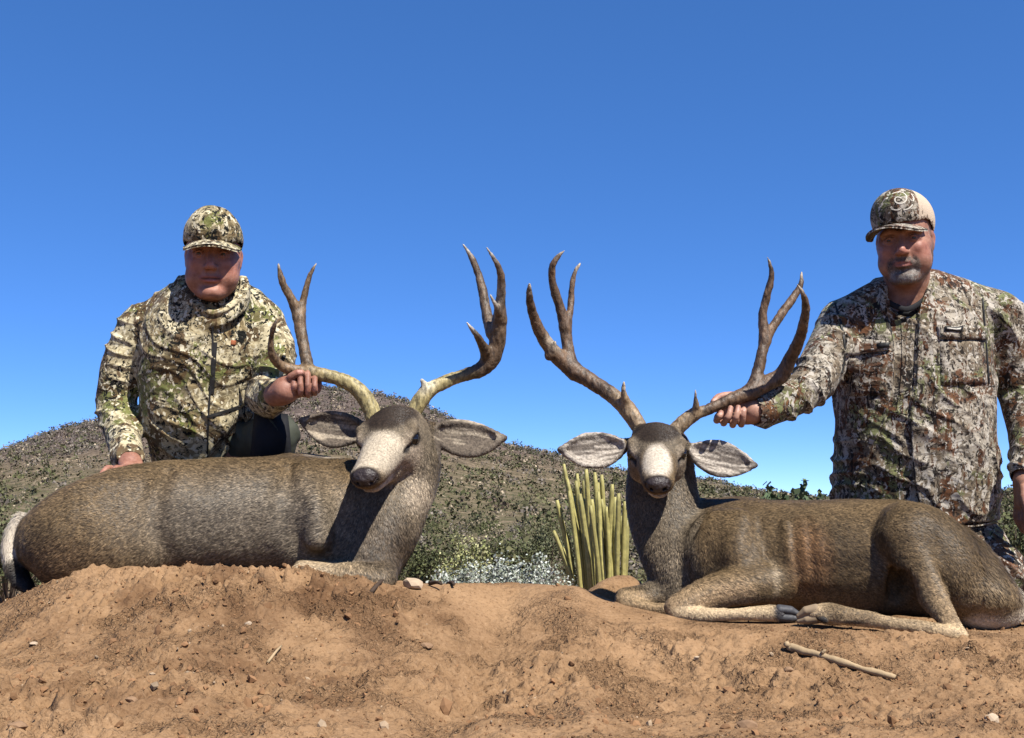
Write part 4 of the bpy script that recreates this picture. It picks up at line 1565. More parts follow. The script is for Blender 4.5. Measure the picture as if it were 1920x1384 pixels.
def ribbon(name, sf, pts, width, mat, parent, off=.002, th=.004, n=24):
    """flat raised strip following the cloth through photo points; a closed thin solid"""
    P = catmull(pts, n)
    A = []
    for p in P:
        A.append(sf.at(p[0], p[1], off))
    C = np.array([a[0] for a in A])
    N = np.array([a[1] for a in A])
    for _ in range(2):
        C[1:-1] = (C[:-2] + C[2:] + 2 * C[1:-1]) / 4
    T = np.gradient(C, axis=0)
    sd = np.cross(T, N)
    sd /= np.maximum(np.linalg.norm(sd, axis=1), 1e-9)[:, None]
    w = width / 2
    V_ = np.stack([C - sd * w - N * th, C - sd * w * .8, C + sd * w * .8, C + sd * w - N * th], 1).reshape(-1, 3)
    F = []
    for i in range(len(C) - 1):
        for j in range(4):
            k = (j + 1) % 4
            F.append((i * 4 + j, i * 4 + k, i * 4 + 4 + k, i * 4 + 4 + j))
    F.append((0, 1, 2, 3))
    b = 4 * (len(C) - 1)
    F.append((b + 3, b + 2, b + 1, b))
    return make_obj(name, V_, np.array(F), mat, parent, smooth=False)


def patch(name, sf, quad, nx, ny, mat, parent, off=.005, th=.010, puff=.003):
    """raised piece of cloth over four photo corners (tl, tr, br, bl)"""
    q4 = np.array(quad, float)
    top, bot = [], []
    for j in range(ny + 1):
        for i in range(nx + 1):
            u, v = i / nx, j / ny
            p = (q4[0] * (1 - u) + q4[1] * u) * (1 - v) + (q4[3] * (1 - u) + q4[2] * u) * v
            c, n = sf.at(p[0], p[1])
            e = min(1, 4 * min(u, 1 - u)) * min(1, 4 * min(v, 1 - v) + .5)
            top.append(c + n * (off + puff * e))
            bot.append(c + n * (off - th))
    V_ = np.array(top + bot)
    m = (nx + 1) * (ny + 1)
    F = []
    w = nx + 1
    for j in range(ny):
        for i in range(nx):
            a = j * w + i
            F.append((a, a + w, a + w + 1, a + 1))
            F.append((m + a, m + a + 1, m + a + w + 1, m + a + w))
    edge = [i for i in range(nx)] + [j * w + nx for j in range(ny)] + [ny * w + nx - i for i in range(nx)] + [(ny - j) * w for j in range(ny)]
    for a, b in zip(edge, edge[1:] + edge[:1]):
        F.append((a, b, m + b, m + a))
    return make_obj(name, V_, np.array(F), mat, parent, smooth=True)


def cap_crown(fr, k, c, r, zcut, vox=.003, seams=True, tilt=-.15):
    O, R = fr

    def L(x, y, z):
        return O + k * (x * R[0] + y * R[1] + z * R[2])
    cc = L(*c)
    rr = np.array(r) * k
    S = Sculpt(cc - rr.max() - .02, cc + rr.max() + .02, vox)
    S.ell(cc, rr, R, 0)
    # taller front panel
    S.ell(L(0, .035, c[2] + .020), V3(.070, .062, .068) * k, R, .02)
    S.ell(L(0, .0, c[2] - .012), V3(r[0] - .004, r[1] - .008, r[2]) * k, R, .003, 'sub')
    S.cut(L(0, 0, zcut), -R[2] + tilt * R[1], .004)
    if seams:
        for a in (0.0, 1.05, -1.05, 2.09, -2.09, math.pi):
            pts = []
            for t in np.linspace(0.0, 1.45, 8):
                d = V3(math.sin(a) * math.cos(t), math.cos(a) * math.cos(t), math.sin(t))
                pts.append(L(*(np.array(c) + d * (np.array(r) + .001))))
            S.chain(pts, .0014, .003, 'sub')
    S.ell(L(c[0], c[1] - .002, c[2] + r[2] + .001), V3(.008, .008, .004) * k, R, .003)
    return S.mesh(1)


def cap_brim(fr, k, zc, y0, length, half, droop, pitch=.12, th=.0035):
    """curved bill: grid top and bottom"""
    O, R = fr
    top, bot = [], []
    nu, nv = 22, 9
    for i in range(nu + 1):
        u = -1 + 2 * i / nu
        x0 = half * math.sin(u * 1.25) / math.sin(1.25)
        yb = y0 * math.sqrt(max(0, 1 - (x0 / (half * 1.10)) ** 2))
        ext = length * (1 - abs(u) ** 2.6) ** .6 if abs(u) < 1 else 0
        for j in range(nv + 1):
            v = j / nv
            x = x0 * (1 + .06 * v)
            y = yb + ext * v
            z = zc - droop * (x / half) ** 2 - pitch * ext * v - .10 * (1 - abs(u)) * 0
            p = O + k * (x * R[0] + y * R[1] + z * R[2])
            top.append(p + R[2] * th)
            bot.append(p - R[2] * th)
    V_ = np.array(top + bot)
    m = len(top)
    w = nv + 1
    F = []
    for i in range(nu):
        for j in range(nv):
            a = i * w + j
            F.append((a, a + w, a + w + 1, a + 1))
            F.append((m + a, m + a + 1, m + a + w + 1, m + a + w))
    edge = [j for j in range(nv)] + [i * w + nv for i in range(nu)] + [nu * w + nv - j for j in range(nv)] + [(nu - i) * w for i in range(nu)]
    for a, b in zip(edge, edge[1:] + edge[:1]):
        F.append((a, m + a, m + b, b))
    return V_, np.array(F)


FINGERS = []


def finger(S, pts, r0=.0095, r1=.0078, k=.0035):
    P = catmull(pts, 12)
    FINGERS.append((P.copy(), r0, r1))
    t = np.linspace(0, 1, 12)
    rr = r0 + (r1 - r0) * t + .0011 * np.exp(-((t - .38) / .07) ** 2) + .0007 * np.exp(-((t - .72) / .06) ** 2)
    S.chain(P, rr, k)
    return P


SKIN_L = V3(.32, .155, .105)
SKIN_R = V3(.30, .155, .103)


def hand_paint(P, nail_side, crease, nail):
    for C, r0, r1 in FINGERS:
        for a, w in ((.38, 1.0), (.70, .8)):
            i = a * 11
            p = C[int(i)] + (C[int(i) + 1] - C[int(i)]) * (i % 1)
            t = unit(C[int(i) + 1] - C[int(i)])
            d = np.abs((P.V - p) @ t)
            near = np.linalg.norm(P.V - p, axis=1) < r0 * 1.8
            P.put(near * smooth01((.0016 - d) / .0012) * .55 * w, crease)
            P.put(near * smooth01((.006 - d) / .004) * smooth01((d - .0016) / .001) * .35, crease * 1.6)
        tip = C[-2] * .7 + C[-1] * .3
        n = unit(nail_side(C))
        q_ = P.V - tip
        m = (q_ @ n > r1 * .62) & (np.linalg.norm(q_ - (q_ @ n)[:, None] * n, axis=1) < r1 * .72)
        P.put(m * .8, nail)
    FINGERS.clear()


def build_left_man():
    root = thing('person', 'clean-shaven man in cream, olive and black speckled camouflage crouching behind the left deer', 'person',
                 V3(W(390, 900, 3.5)[0], 3.5, .06), 'hunters posing behind the deer')
    fr = head_frame(W(400, 481, 3.22), (.20, -1, -.10), .015)
    k = 1.06
    # ---- body under the clothes: head, neck, trunk, arms, hands, legs
    S = Sculpt((-1.32, 2.88, -.06), (-.50, 3.92, 1.10), .0030)
    human_head(S, fr, k, 1.0)
    S.chain([W(401, 520, 3.26), W(398, 560, 3.30), W(396, 610, 3.36)], [.066, .066, .075], .03)
    UX = V3(1, 0, 0)
    S.loft([(W(392, 880, 3.41), .13, .10), (W(375, 800, 3.38), .135, .105), (W(372, 690, 3.35), .145, .11), (W(390, 610, 3.34), .13, .085)], UX, .04)
    S.chain([W(272, 618, 3.35), W(225, 695, 3.34), W(218, 765, 3.34), W(232, 820, 3.24), W(244, 866, 3.08)], [.045, .042, .038, .034, .029], .02)
    S.chain([W(492, 615, 3.34), W(515, 680, 3.28), W(498, 742, 3.20), W(527, 738, 3.04)], [.045, .042, .040, .032], .02)
    S.chain([W(420, 880, 3.5), W(505, 822, 3.25), W(505, 1000, 3.38)], [.085, .058, .045], .03)
    S.chain([W(350, 890, 3.5), W(315, 990, 3.30), W(330, 1010, 3.70)], [.085, .058, .045], .03)
    # gripping hand: wrist, palm behind the beam, fingers over the front
    S.chain([W(516, 740, 3.05), W(534, 734, 3.02)], [.032, .033], .015)
    S.loft([(W(533, 730, 3.02), .034, .024), (W(552, 722, 3.03), .036, .022), (W(580, 722, 3.055), .034, .018), (W(594, 722, 3.06), .026, .015)], Z3, .014, n=8)
    for (x, yt, yb, dy) in ((551, 709, 735, .0), (563, 694, 741, .0), (577, 695, 742, .0), (590, 706, 738, .0)):
        bx = 3.03
        finger(S, [W(x - 3, yt + 16, bx + .040), W(x - 1, yt + 1, bx + .018), W(x, yt + 2, bx - .012), W(x, (yt + yb) / 2, bx - .034), W(x + 1, yb - 4, bx - .024), W(x + 1, yb, bx + .002)],
               .0092 if 560 < x < 580 else .0084, .0076)
    finger(S, [W(536, 722, 3.02), W(545, 708, 3.0), W(556, 700, 2.995), W(566, 699, 3.0)], .0115, .009)
    # hand lying on the back of the deer
    hb = W(243, 878, 3.02)
    S.loft([(W(242, 866, 3.08), .026, .02), (hb + V3(0, .02, .0), .036, .016), (hb + V3(.004, -.03, -.006), .038, .013)], V3(1, 0, 0), .014, n=7)
    for i, (dx, ln) in enumerate(((-.034, .055), (-.012, .068), (.010, .070), (.031, .058))):
        a = hb + V3(dx * .9, -.03, -.004)
        finger(S, [a, a + V3(dx * .25, -ln * .45, .002), a + V3(dx * .4, -ln * .8, -.010), a + V3(dx * .45, -ln, -.022)], .0095, .0078)
    finger(S, [hb + V3(.03, .03, 0), hb + V3(.058, .0, -.002), hb + V3(.066, -.03, -.012)], .011, .0085)
    Vt, F = S.mesh(1)
    P = Paint(Vt, SKIN_L)
    P.c *= (1 + .10 * fbm(Vt * 12, 3, 411))[:, None]
    hand_paint(P, lambda C: V3(0, -1, .2), V3(.17, .055, .04), V3(.47, .24, .19))
    human_head_paint(P, fr, k)
    O, R = fr
    P.ell(O + k * (.02 * R[1] - .105 * R[2]), V3(.08, .09, .03) * k, V3(.34, .15, .105), R, .5, .35)
    make_obj('body', Vt, F, M_SKIN, root, col=P.c)
    human_eyes(root, fr, k)
    # ---- jacket
    S = Sculpt((-1.36, 2.92, .02), (-.50, 3.75, 1.02), .0042)
    S.loft([(W(395, 880, 3.40), .172, .135), (W(378, 800, 3.37), .166, .140), (W(368, 730, 3.335), .170, .150), (W(374, 660, 3.315), .178, .150), (W(388, 605, 3.315), .165, .125), (W(398, 565, 3.31), .105, .085)],
           UX, .03, n=22, e=2.2)
    S.ell(W(398, 618, 3.29), (.085, .075, .06), None, .05)
    S.ell(W(365, 780, 3.29), (.13, .08, .11), None, .06)           # cloth bunched over the belly
    S.chain([W(265, 612, 3.345), W(330, 572, 3.34), W(395, 560, 3.33), W(455, 565, 3.33), W(495, 600, 3.34)], [.062, .060, .075, .060, .060], .04, n=12)
    S.cut(W(468, 775, 3.3), V3(.80, -.1, -.60), .01)
    S.chain([W(400, 872, 3.32), W(436, 826, 3.30), W(470, 778, 3.30)], [.013, .014, .013], .012, n=8)     # hem roll over the knee
    S.chain([W(265, 615, 3.345), W(236, 668, 3.345), W(222, 720, 3.345), W(218, 765, 3.34), W(230, 818, 3.25), W(243, 866, 3.10)], [.064, .066, .063, .060, .053, .044], .03, n=16)
    S.chain([W(495, 608, 3.34), W(515, 650, 3.31), W(514, 700, 3.27), W(499, 744, 3.21), W(512, 742, 3.12), W(527, 738, 3.055)], [.062, .064, .061, .060, .054, .044], .03, n=16)
    # cuffs hollow
    S.chain([W(527, 738, 3.055), W(536, 736, 3.0)], [.034, .036], .004, 'sub')
    S.chain([W(243, 866, 3.10), W(246, 880, 3.03)], [.033, .034], .004, 'sub')
    # stand-up collar, two layers
    ring = [W(400, 522, 3.370), W(348, 522, 3.310), W(334, 545, 3.255), (W(352, 574, 3.200)), W(398, 600, 3.170), W(447, 576, 3.200), W(464, 548, 3.255), W(452, 524, 3.310), W(400, 522, 3.370)]
    S.loft([(p, .026, .011) for p in ring], Z3, .012, n=40)
    ring2 = [W(400, 515, 3.350), W(356, 516, 3.300), W(344, 538, 3.250), W(362, 572, 3.190), W(400, 594, 3.160), W(440, 574, 3.190), W(455, 540, 3.250), W(444, 517, 3.300), W(400, 515, 3.350)]
    S.chain([p + V3(0, .004, .010) for p in ring2], .0135, .004, n=40)
    ring3 = [(a + b) / 2 + V3(0, -.008, 0) for a, b in zip(ring, ring2)]
    S.chain(ring3, .0028, .004, 'sub', n=40)
    # sunk hollow below the collar folds, arm creases
    for pts, r in (([(300, 600), (285, 660), (280, 720)], .010), ([(470, 600), (468, 660), (462, 740)], .010), ([(330, 610), (380, 640), (430, 640)], .006),
                   ([(300, 830), (350, 850), (400, 850)], .010), ([(300, 760), (360, 775), (420, 770)], .008)):
        pass
    Vt, F = S.mesh(2)
    N = vnormals(Vt, F)
    arm = smooth01((W(300, 0, 3.34)[0] - Vt[:, 0]) / .06) + smooth01((Vt[:, 0] - W(470, 0, 3.25)[0]) / .04)
    low = smooth01((W(0, 760, 3.4)[2] - Vt[:, 2]) / .10)
    d = .008 * arm * folds(Vt, (.35, .1, 1), .052, 421, .8) + .006 * (1 - np.clip(arm, 0, 1)) * folds(Vt, (.6, 0, .8), .07, 422, 1.2) \
        + .010 * low * (1 - np.clip(arm, 0, 1)) * folds(Vt, (.55, 0, .83), .06, 423, 1.3) + .003 * fbm(Vt * 9, 2, 424)
    Vt = Vt + N * (d - .003)[:, None]
    jk = make_obj('jacket', Vt, F, M_CAMO_L, root)
    sf = Surf(Vt, vnormals(Vt, F))
    ribbon('zipper', sf, [(399, 612), (398, 680), (392, 760), (388, 862)], .006, M_ZIP_SHADE, jk, .0035)
    ribbon('chest_zipper', sf, [(404, 642), (401, 690), (398, 738)], .011, M_ZIP_SHADE, jk, .004, n=12)
    ribbon('pocket_seam', sf, [(388, 782), (425, 771), (462, 757)], .010, M_ZIP_SHADE, jk, .004, n=14)
    patch('chest_logo', sf, [(433, 638), (442, 639), (441, 648), (432, 647)], 3, 3, M_ORANGE, jk, .003, .006, .001)
    # ---- trousers
    S = Sculpt((-1.10, 3.0, -.06), (-.52, 3.95, .62), .0045)
    S.loft([(W(395, 880, 3.50), .165, .13), (W(390, 930, 3.50), .16, .13)], UX, .03)
    S.loft([(W(415, 880, 3.50), .085, .09), (W(468, 840, 3.36), .080, .080), (W(508, 822, 3.235), .072, .066), (W(512, 850, 3.245), .066, .064), (W(508, 930, 3.30), .062, .06), (W(505, 1000, 3.37), .055, .055)], V3(1, 0, .2), .02, n=18)
    S.chain([W(350, 890, 3.5), W(315, 985, 3.30), W(330, 1005, 3.70)], [.10, .078, .06], .03)
    Vt, F = S.mesh(2)
    N = vnormals(Vt, F)
    Vt = Vt + N * (.022 * folds(Vt, (.9, 0, .45), .05, 431, 1.1) + .003 * fbm(Vt * 16, 2, 432) - .004)[:, None]
    tr = make_obj('trousers', Vt, F, M_PANTS, root)
    patch('black_knee_area', Surf(Vt, vnormals(Vt, F)), [(478, 776), (540, 778), (546, 860), (470, 862)], 8, 8, M_BLACK, tr, .003, .008, .002)  # black area over the right part of the raised knee
    for p, q_ in ((W(505, 1020, 3.36), V3(0, -.13, -.02)), (W(330, 1015, 3.74), V3(0, .10, -.03))):
        S = Sculpt(p - .25, p + .25, .006)
        z = gz(p[0], p[1]) + .03
        a = V3(p[0], p[1], z + .03)
        S.chain([p + V3(0, 0, .02), a, V3(a[0], a[1] + q_[1], z)], [.05, .052, .04], .02)
        make_obj('boot', *S.mesh(1), M_BOOT, root)
    # ---- cap
    Vt, F = cap_crown(fr, k, (0, -.006, .050), (.083, .100, .076), .016)
    N = vnormals(Vt, F)
    cp = make_obj('cap', Vt + N * (.0012 * fbm(Vt * 30, 2, 441))[:, None], F, M_CAMO_L, root)
    make_obj('brim', *cap_brim(fr, k, .038, .080, .072, .075, .018, .36), M_CAMO_L, cp)
    return root


def build_right_man():
    root = thing('person', 'grey-bearded man in brown twig-pattern camouflage and beige-backed cap behind the right deer', 'person',
                 V3(W(1715, 990, 3.45)[0], 3.45, 0), 'hunters posing behind the deer')
    fr = head_frame(W(1696, 453, 3.24), (-.48, -1, -.12), .03)
    frc = head_frame(W(1696, 453, 3.24), (-.86, -1, -.10), .04)
    k = 1.06
    UX = V3(1, 0, 0)
    S = Sculpt((.52, 2.90, -.10), (1.72, 4.02, 1.18), .0032)
    human_head(S, fr, k, 1.0)
    S.chain([W(1702, 495, 3.28), W(1698, 540, 3.30), W(1698, 590, 3.34)], [.066, .068, .085], .03)
    S.loft([(W(1718, 985, 3.40), .19, .12), (W(1715, 850, 3.375), .195, .125), (W(1715, 700, 3.36), .19, .125), (W(1710, 600, 3.35), .16, .09)], UX, .04)
    S.chain([W(1585, 612, 3.34), W(1548, 670, 3.28), W(1526, 718, 3.2), W(1470, 752, 3.13), W(1412, 772, 3.085)], [.055, .050, .044, .038, .031], .02)
    S.chain([W(1862, 600, 3.36), W(1898, 690, 3.37), W(1915, 750, 3.36), W(1930, 830, 3.27), W(1922, 905, 3.19)], [.055, .050, .044, .036, .031], .02)
    S.chain([W(1785, 985, 3.44), W(1868, 1085, 3.26), W(1880, 1075, 3.72)], [.10, .062, .045], .03)
    S.chain([W(1650, 985, 3.44), W(1640, 1110, 3.30), W(1650, 1085, 3.74)], [.10, .062, .045], .03)
    # fist round the antler
    def beam(px):
        return np.array([np.interp(px, [1312, 1340, 1372, 1408, 1440], v) for v in ([774, 763, 749, 735, 718], [3.05, 3.055, 3.06, 3.07, 3.08])])
    S.loft([(W(1416, 773, 3.085), .030, .024), (W(1400, 772, 3.095), .038, .021), (W(1375, 768, 3.095), .042, .018), (W(1354, 768, 3.085), .036, .015)], Z3, .012, n=8)
    for x, xt, dt, yb in ((1345, 1352, 3, 789), (1358, 1370, 0, 794), (1375, 1384, 6, 797), (1391, 1395, 16, 796)):
        by, bY = beam(x)
        finger(S, [W(x + 6, by + 16, bY + .038), W(x, yb - 8, bY + .026), W(x - 1, yb, bY - .002), W(x + .3 * (xt - x), yb - 8, bY - .030), W(x + .7 * (xt - x), (by + 14 + yb) / 2 - 2, bY - .037), W(xt, by + 10 + dt, bY - .028)],
               .0094, .0080, .0024)
    finger(S, [W(1408, 762, 3.11), W(1388, 745, 3.10), W(1362, 742, 3.085), W(1346, 746, 3.075), W(1338, 754, 3.065)], .0130, .0098)
    # hanging left hand
    hw = W(1918, 915, 3.18)
    S.loft([(W(1922, 900, 3.19), .028, .022), (hw, .022, .036), (hw + V3(-.008, -.01, -.045), .020, .036)], V3(1, 0, 0), .014, n=6)
    for i, (dy, ln) in enumerate(((-.034, .066), (-.012, .078), (.010, .076), (.030, .060))):
        a = hw + V3(-.010, dy - .01, -.05)
        finger(S, [a, a + V3(-.006, -.004, -ln * .5), a + V3(.0, -.002, -ln * .85), a + V3(.012, 0, -ln)], .0098, .008)
    finger(S, [hw + V3(-.012, -.03, .0), hw + V3(-.022, -.052, -.035), hw + V3(-.020, -.058, -.066)], .0115, .009)
    Vt, F = S.mesh(1)
    P = Paint(Vt, SKIN_R)
    P.c *= (1 + .10 * fbm(Vt * 12, 3, 511))[:, None]
    hand = smooth01((1.0 - Vt[:, 0]) / .04) * (Vt[:, 2] > .3)
    P.put(hand * .6, V3(.44, .25, .175))
    hand_paint(P, lambda C: V3(0, -1, .2), V3(.20, .08, .055), V3(.52, .32, .25))
    bm = human_head_paint(P, fr, k, beard=(.15, .11, .085), brow=(.10, .07, .05))
    make_obj('body', Vt, F, M_SKIN, root, col=P.c)
    O_, R_ = fr
    lz = (Vt - O_) @ R_[2] / k
    gy = smooth01((-.078 - lz) / .014)[:, None]
    bc = (V3(.11, .082, .062) * (1 - gy) + V3(.26, .235, .205) * gy) * (.75 + .5 * (vnoise(Vt * 60, 77)[:, None] * .5 + .5))
    fur_strands(root, Vt, F, bc, vnormals(Vt, F), 6000, lambda X: np.full(len(X), .0042), lambda X: np.tile(V3(0, -.25, -1), (len(X), 1)), 55,
                width=.0011, skip=1 - np.clip(bm * 1.3, 0, 1), name='beard')
    human_eyes(root, fr, k)
    # ---- shirt jacket
    S = Sculpt((.56, 2.96, .14), (1.76, 3.68, 1.10), .0045)
    S.loft([(W(1722, 982, 3.40), .240, .165), (W(1716, 900, 3.385), .250, .178), (W(1714, 820, 3.37), .240, .182), (W(1714, 720, 3.355), .238, .170), (W(1712, 640, 3.35), .225, .150), (W(1708, 585, 3.35), .155, .110), (W(1702, 560, 3.345), .10, .085)],
           UX, .03, n=24, e=2.3)
    S.chain([W(1580, 606, 3.335), W(1640, 570, 3.345), W(1702, 558, 3.345), W(1768, 555, 3.35), W(1866, 590, 3.36)], [.070, .066, .080, .072, .076], .04, n=12)
    S.chain([W(1580, 610, 3.335), W(1560, 650, 3.30), W(1540, 690, 3.24), W(1522, 720, 3.19), W(1480, 748, 3.14), W(1445, 765, 3.11), W(1424, 772, 3.09)], [.074, .076, .070, .064, .056, .050, .044], .03, n=18)
    S.chain([W(1866, 595, 3.36), W(1890, 650, 3.37), W(1906, 710, 3.37), W(1915, 750, 3.36), W(1928, 820, 3.28), W(1923, 888, 3.20)], [.078, .076, .070, .064, .056, .045], .03, n=18)
    S.chain([W(1424, 772, 3.09), W(1405, 774, 3.08)], [.035, .037], .004, 'sub')
    S.chain([W(1923, 888, 3.20), W(1920, 905, 3.18)], [.036, .037], .004, 'sub')
    S.cut(W(1720, 984, 3.3), V3(.03, 0, -1), .008)
    # open collar leaves, left leaf low and right leaf standing
    S.loft([(W(1668, 532, 3.36), .014, .03), (W(1648, 545, 3.30), .030, .011), (W(1660, 570, 3.235), .028, .009), (W(1684, 592, 3.215), .010, .006)], Z3, .008, n=12)
    S.loft([(W(1735, 520, 3.37), .014, .03), (W(1757, 528, 3.31), .034, .012), (W(1746, 558, 3.24), .034, .010), (W(1722, 590, 3.21), .012, .007)], Z3, .008, n=12)
    S.chain([W(1698, 545, 3.27), W(1698, 572, 3.19)], [.05, .03], .01, 'sub')
    # front openings: sunken lines either side of the placket
    Vt, F = S.mesh(2)
    N = vnormals(Vt, F)
    arm = np.clip(smooth01((W(1590, 0, 3.33)[0] - Vt[:, 0]) / .08) + smooth01((Vt[:, 0] - W(1858, 0, 3.36)[0]) / .03) * (Vt[:, 2] > .34), 0, 1)
    low = smooth01((W(0, 780, 3.4)[2] - Vt[:, 2]) / .10)
    lf = smooth01((W(1700, 0, 3.3)[0] - Vt[:, 0]) / .06)
    d = .011 * arm * folds(Vt, (.55, .2, .8), .058, 521, .8) + .008 * (1 - arm) * folds(Vt, (.8, 0, .55), .08, 522, 1.2) \
        + .010 * low * lf * (1 - arm) * folds(Vt, (.35, 0, 1), .075, 523, 1.4) + .003 * fbm(Vt * 9, 2, 524)
    # the over-shirt hangs open: the strip between its two front edges lies lower
    px, py = project(Vt)
    lx = np.interp(py, [545, 600, 660, 730, 790, 830, 880, 940, 1000], [1648, 1664, 1677, 1673, 1658, 1640, 1616, 1590, 1575])
    rx = np.interp(py, [545, 585, 640, 720, 775, 850, 925, 965, 1000], [1728, 1726, 1722, 1719, 1708, 1711, 1720, 1732, 1738])
    inner = np.clip((px - lx) / 3, 0, 1) * np.clip((rx - px) / 3, 0, 1) * (N[:, 1] < 0) * smooth01((py - 548) / 20)
    d = d - .013 * inner
    Vt = Vt + N * (d - .003)[:, None]
    jk = make_obj('jacket', Vt, F, M_CAMO_R, root)
    sf = Surf(Vt, vnormals(Vt, F))
    ribbon('placket', sf, [(1700, 605), (1701, 660), (1699, 720), (1690, 775)], .038, M_CAMO_R, jk, .003, .007)
    ribbon('front_edge_shade', sf, [(1652, 560), (1668, 610), (1676, 660), (1672, 730), (1656, 790), (1640, 830)], .005, M_ZIP_SHADE, jk, .001)  # dark strips standing for the shade along the shirt's open front edges
    ribbon('front_edge_shade', sf, [(1724, 585), (1721, 640), (1719, 720)], .004, M_ZIP_SHADE, jk, .001)
    ribbon('front_edge_shade', sf, [(1706, 775), (1711, 850), (1720, 925), (1732, 965)], .005, M_ZIP_SHADE, jk, .001)
    ribbon('side_seam', sf, [(1842, 560), (1848, 640), (1854, 720)], .006, M_ZIP_SHADE, jk, .003)
    ribbon('hem', sf, [(1722, 972), (1770, 984), (1820, 986), (1868, 978)], .010, M_CAMO_R, jk, .004, n=16)
    ribbon('arm_seam', sf, [(1566, 570), (1580, 620), (1584, 665), (1578, 700)], .007, M_ZIP_SHADE, jk, .003, n=16)
    fl = patch('pocket_flap', sf, [(1757, 611), (1848, 613), (1846, 637), (1760, 636)], 8, 4, M_CAMO_R, jk, .009, .012, .003)
    patch('pocket', sf, [(1762, 638), (1846, 638), (1850, 720), (1764, 722)], 8, 8, M_CAMO_R, jk, .003, .008, .003)
    patch('flap_label', sf, [(1768, 614), (1800, 614), (1800, 624), (1768, 623)], 4, 2, M_ZIP_SHADE, fl, .014, .006, .001)
    patch('label_line', sf, [(1772, 617), (1797, 617), (1797, 620), (1772, 620)], 4, 1, M_STITCH, fl, .0155, .004, .0005)
    fl2 = patch('pocket_flap', sf, [(1586, 634), (1666, 640), (1668, 657), (1584, 668)], 8, 4, M_CAMO_R, jk, .009, .012, .003)
    patch('pocket', sf, [(1590, 668), (1666, 658), (1660, 740), (1592, 742)], 8, 8, M_CAMO_R, jk, .003, .008, .003)
    patch('flap_tab', sf, [(1646, 645), (1667, 643), (1668, 653), (1647, 655)], 3, 2, M_ZIP_SHADE, fl2, .013, .006, .001)
    # undershirt at the throat
    S = Sculpt(W(1698, 570, 3.28) - .13, W(1698, 570, 3.28) + .13, .003)
    ring = [W(1698, 548, 3.36), W(1662, 548, 3.31), W(1660, 558, 3.25), W(1678, 570, 3.21), W(1700, 577, 3.20), W(1722, 568, 3.21), W(1738, 552, 3.25), W(1736, 546, 3.31), W(1698, 548, 3.36)]
    S.loft([(p + V3(0, .004, -.004), .009, .004) for p in ring], Z3, .005, n=30)
    S.ell(W(1700, 592, 3.27), (.040, .045, .018), None, .01)
    make_obj('undershirt', *S.mesh(1), M_BLACK, root)
    # ---- trousers
    S = Sculpt((.70, 3.05, -.12), (1.72, 4.0, .52), .0050)
    S.loft([(W(1718, 975, 3.44), .225, .15), (W(1715, 1010, 3.44), .215, .15)], UX, .03)
    S.loft([(W(1782, 985, 3.43), .115, .12), (W(1830, 1035, 3.34), .100, .10), (W(1868, 1082, 3.25), .082, .085)], UX, .03, n=10)
    S.chain([W(1868, 1085, 3.26), W(1880, 1085, 3.72)], [.080, .058], .03)
    S.chain([W(1650, 985, 3.44), W(1640, 1105, 3.30), W(1650, 1090, 3.74)], [.12, .085, .06], .03)
    Vt, F = S.mesh(2)
    N = vnormals(Vt, F)
    Vt = Vt + N * (.012 * folds(Vt, (.7, 0, .7), .055, 531, .9) + .003 * fbm(Vt * 16, 2, 532) - .004)[:, None]
    make_obj('trousers', Vt, F, M_CAMO_R, root)
    for p in (W(1880, 1090, 3.76), W(1650, 1092, 3.78)):
        S = Sculpt(p - .25, p + .25, .006)
        z = gz(p[0], p[1] + .1) + .04
        S.chain([V3(p[0], p[1] - .03, max(p[2], z)), V3(p[0], p[1] + .06, z + .01), V3(p[0], p[1] + .16, z)], [.055, .05, .04], .02)
        make_obj('boot', *S.mesh(1), M_BOOT, root)
    # ---- trucker cap: printed front, beige mesh back
    Vt, F = cap_crown(frc, k, (0, -.008, .058), (.083, .100, .092), .004, tilt=0.0)
    O, R = frc
    loc = (Vt - O) @ R.T / k
    ctr = loc[F].mean(1)
    back = (np.arctan2(np.abs(ctr[:, 0]), ctr[:, 1] + .008 + .10 * (ctr[:, 2] - .05)) > .82).astype(np.int32)
    cp = make_obj('cap', Vt, F, None, root, mats=[M_CAMO_CAP, M_MESHCAP], midx=back)
    make_obj('brim', *cap_brim(frc, k, .038, .082, .082, .076, .022, .20), M_CAMO_CAP, cp)
    # swirled pale embroidery on the front panel
    N = vnormals(Vt, F)
    sfc = Surf(Vt, N)
    for pts in ([(1690, 372), (1683, 369), (1677, 373), (1679, 380), (1688, 383), (1698, 379), (1701, 370), (1695, 362), (1684, 360), (1673, 364)], [(1665, 383), (1670, 391), (1682, 394), (1690, 391)],
                [(1694, 394), (1704, 391), (1711, 384)], [(1708, 364), (1713, 372), (1711, 378)], [(1662, 374), (1668, 368)]):
        ribbon('embroidery', sfc, pts, .0042, M_STITCH, cp, .0018, .002, n=20)
    return root


man_left = build_left_man()
man_right = build_right_man()
# ---------------------------------------------------------------- vegetation and small things on the ground
def leaf_mat(name, rough=.75):
    t = NT(name)
    at = t.n('VertexColor', layer_name='Col')
    return t.done(at, rough, .15)


M_LEAF = leaf_mat('scrub_leaf')


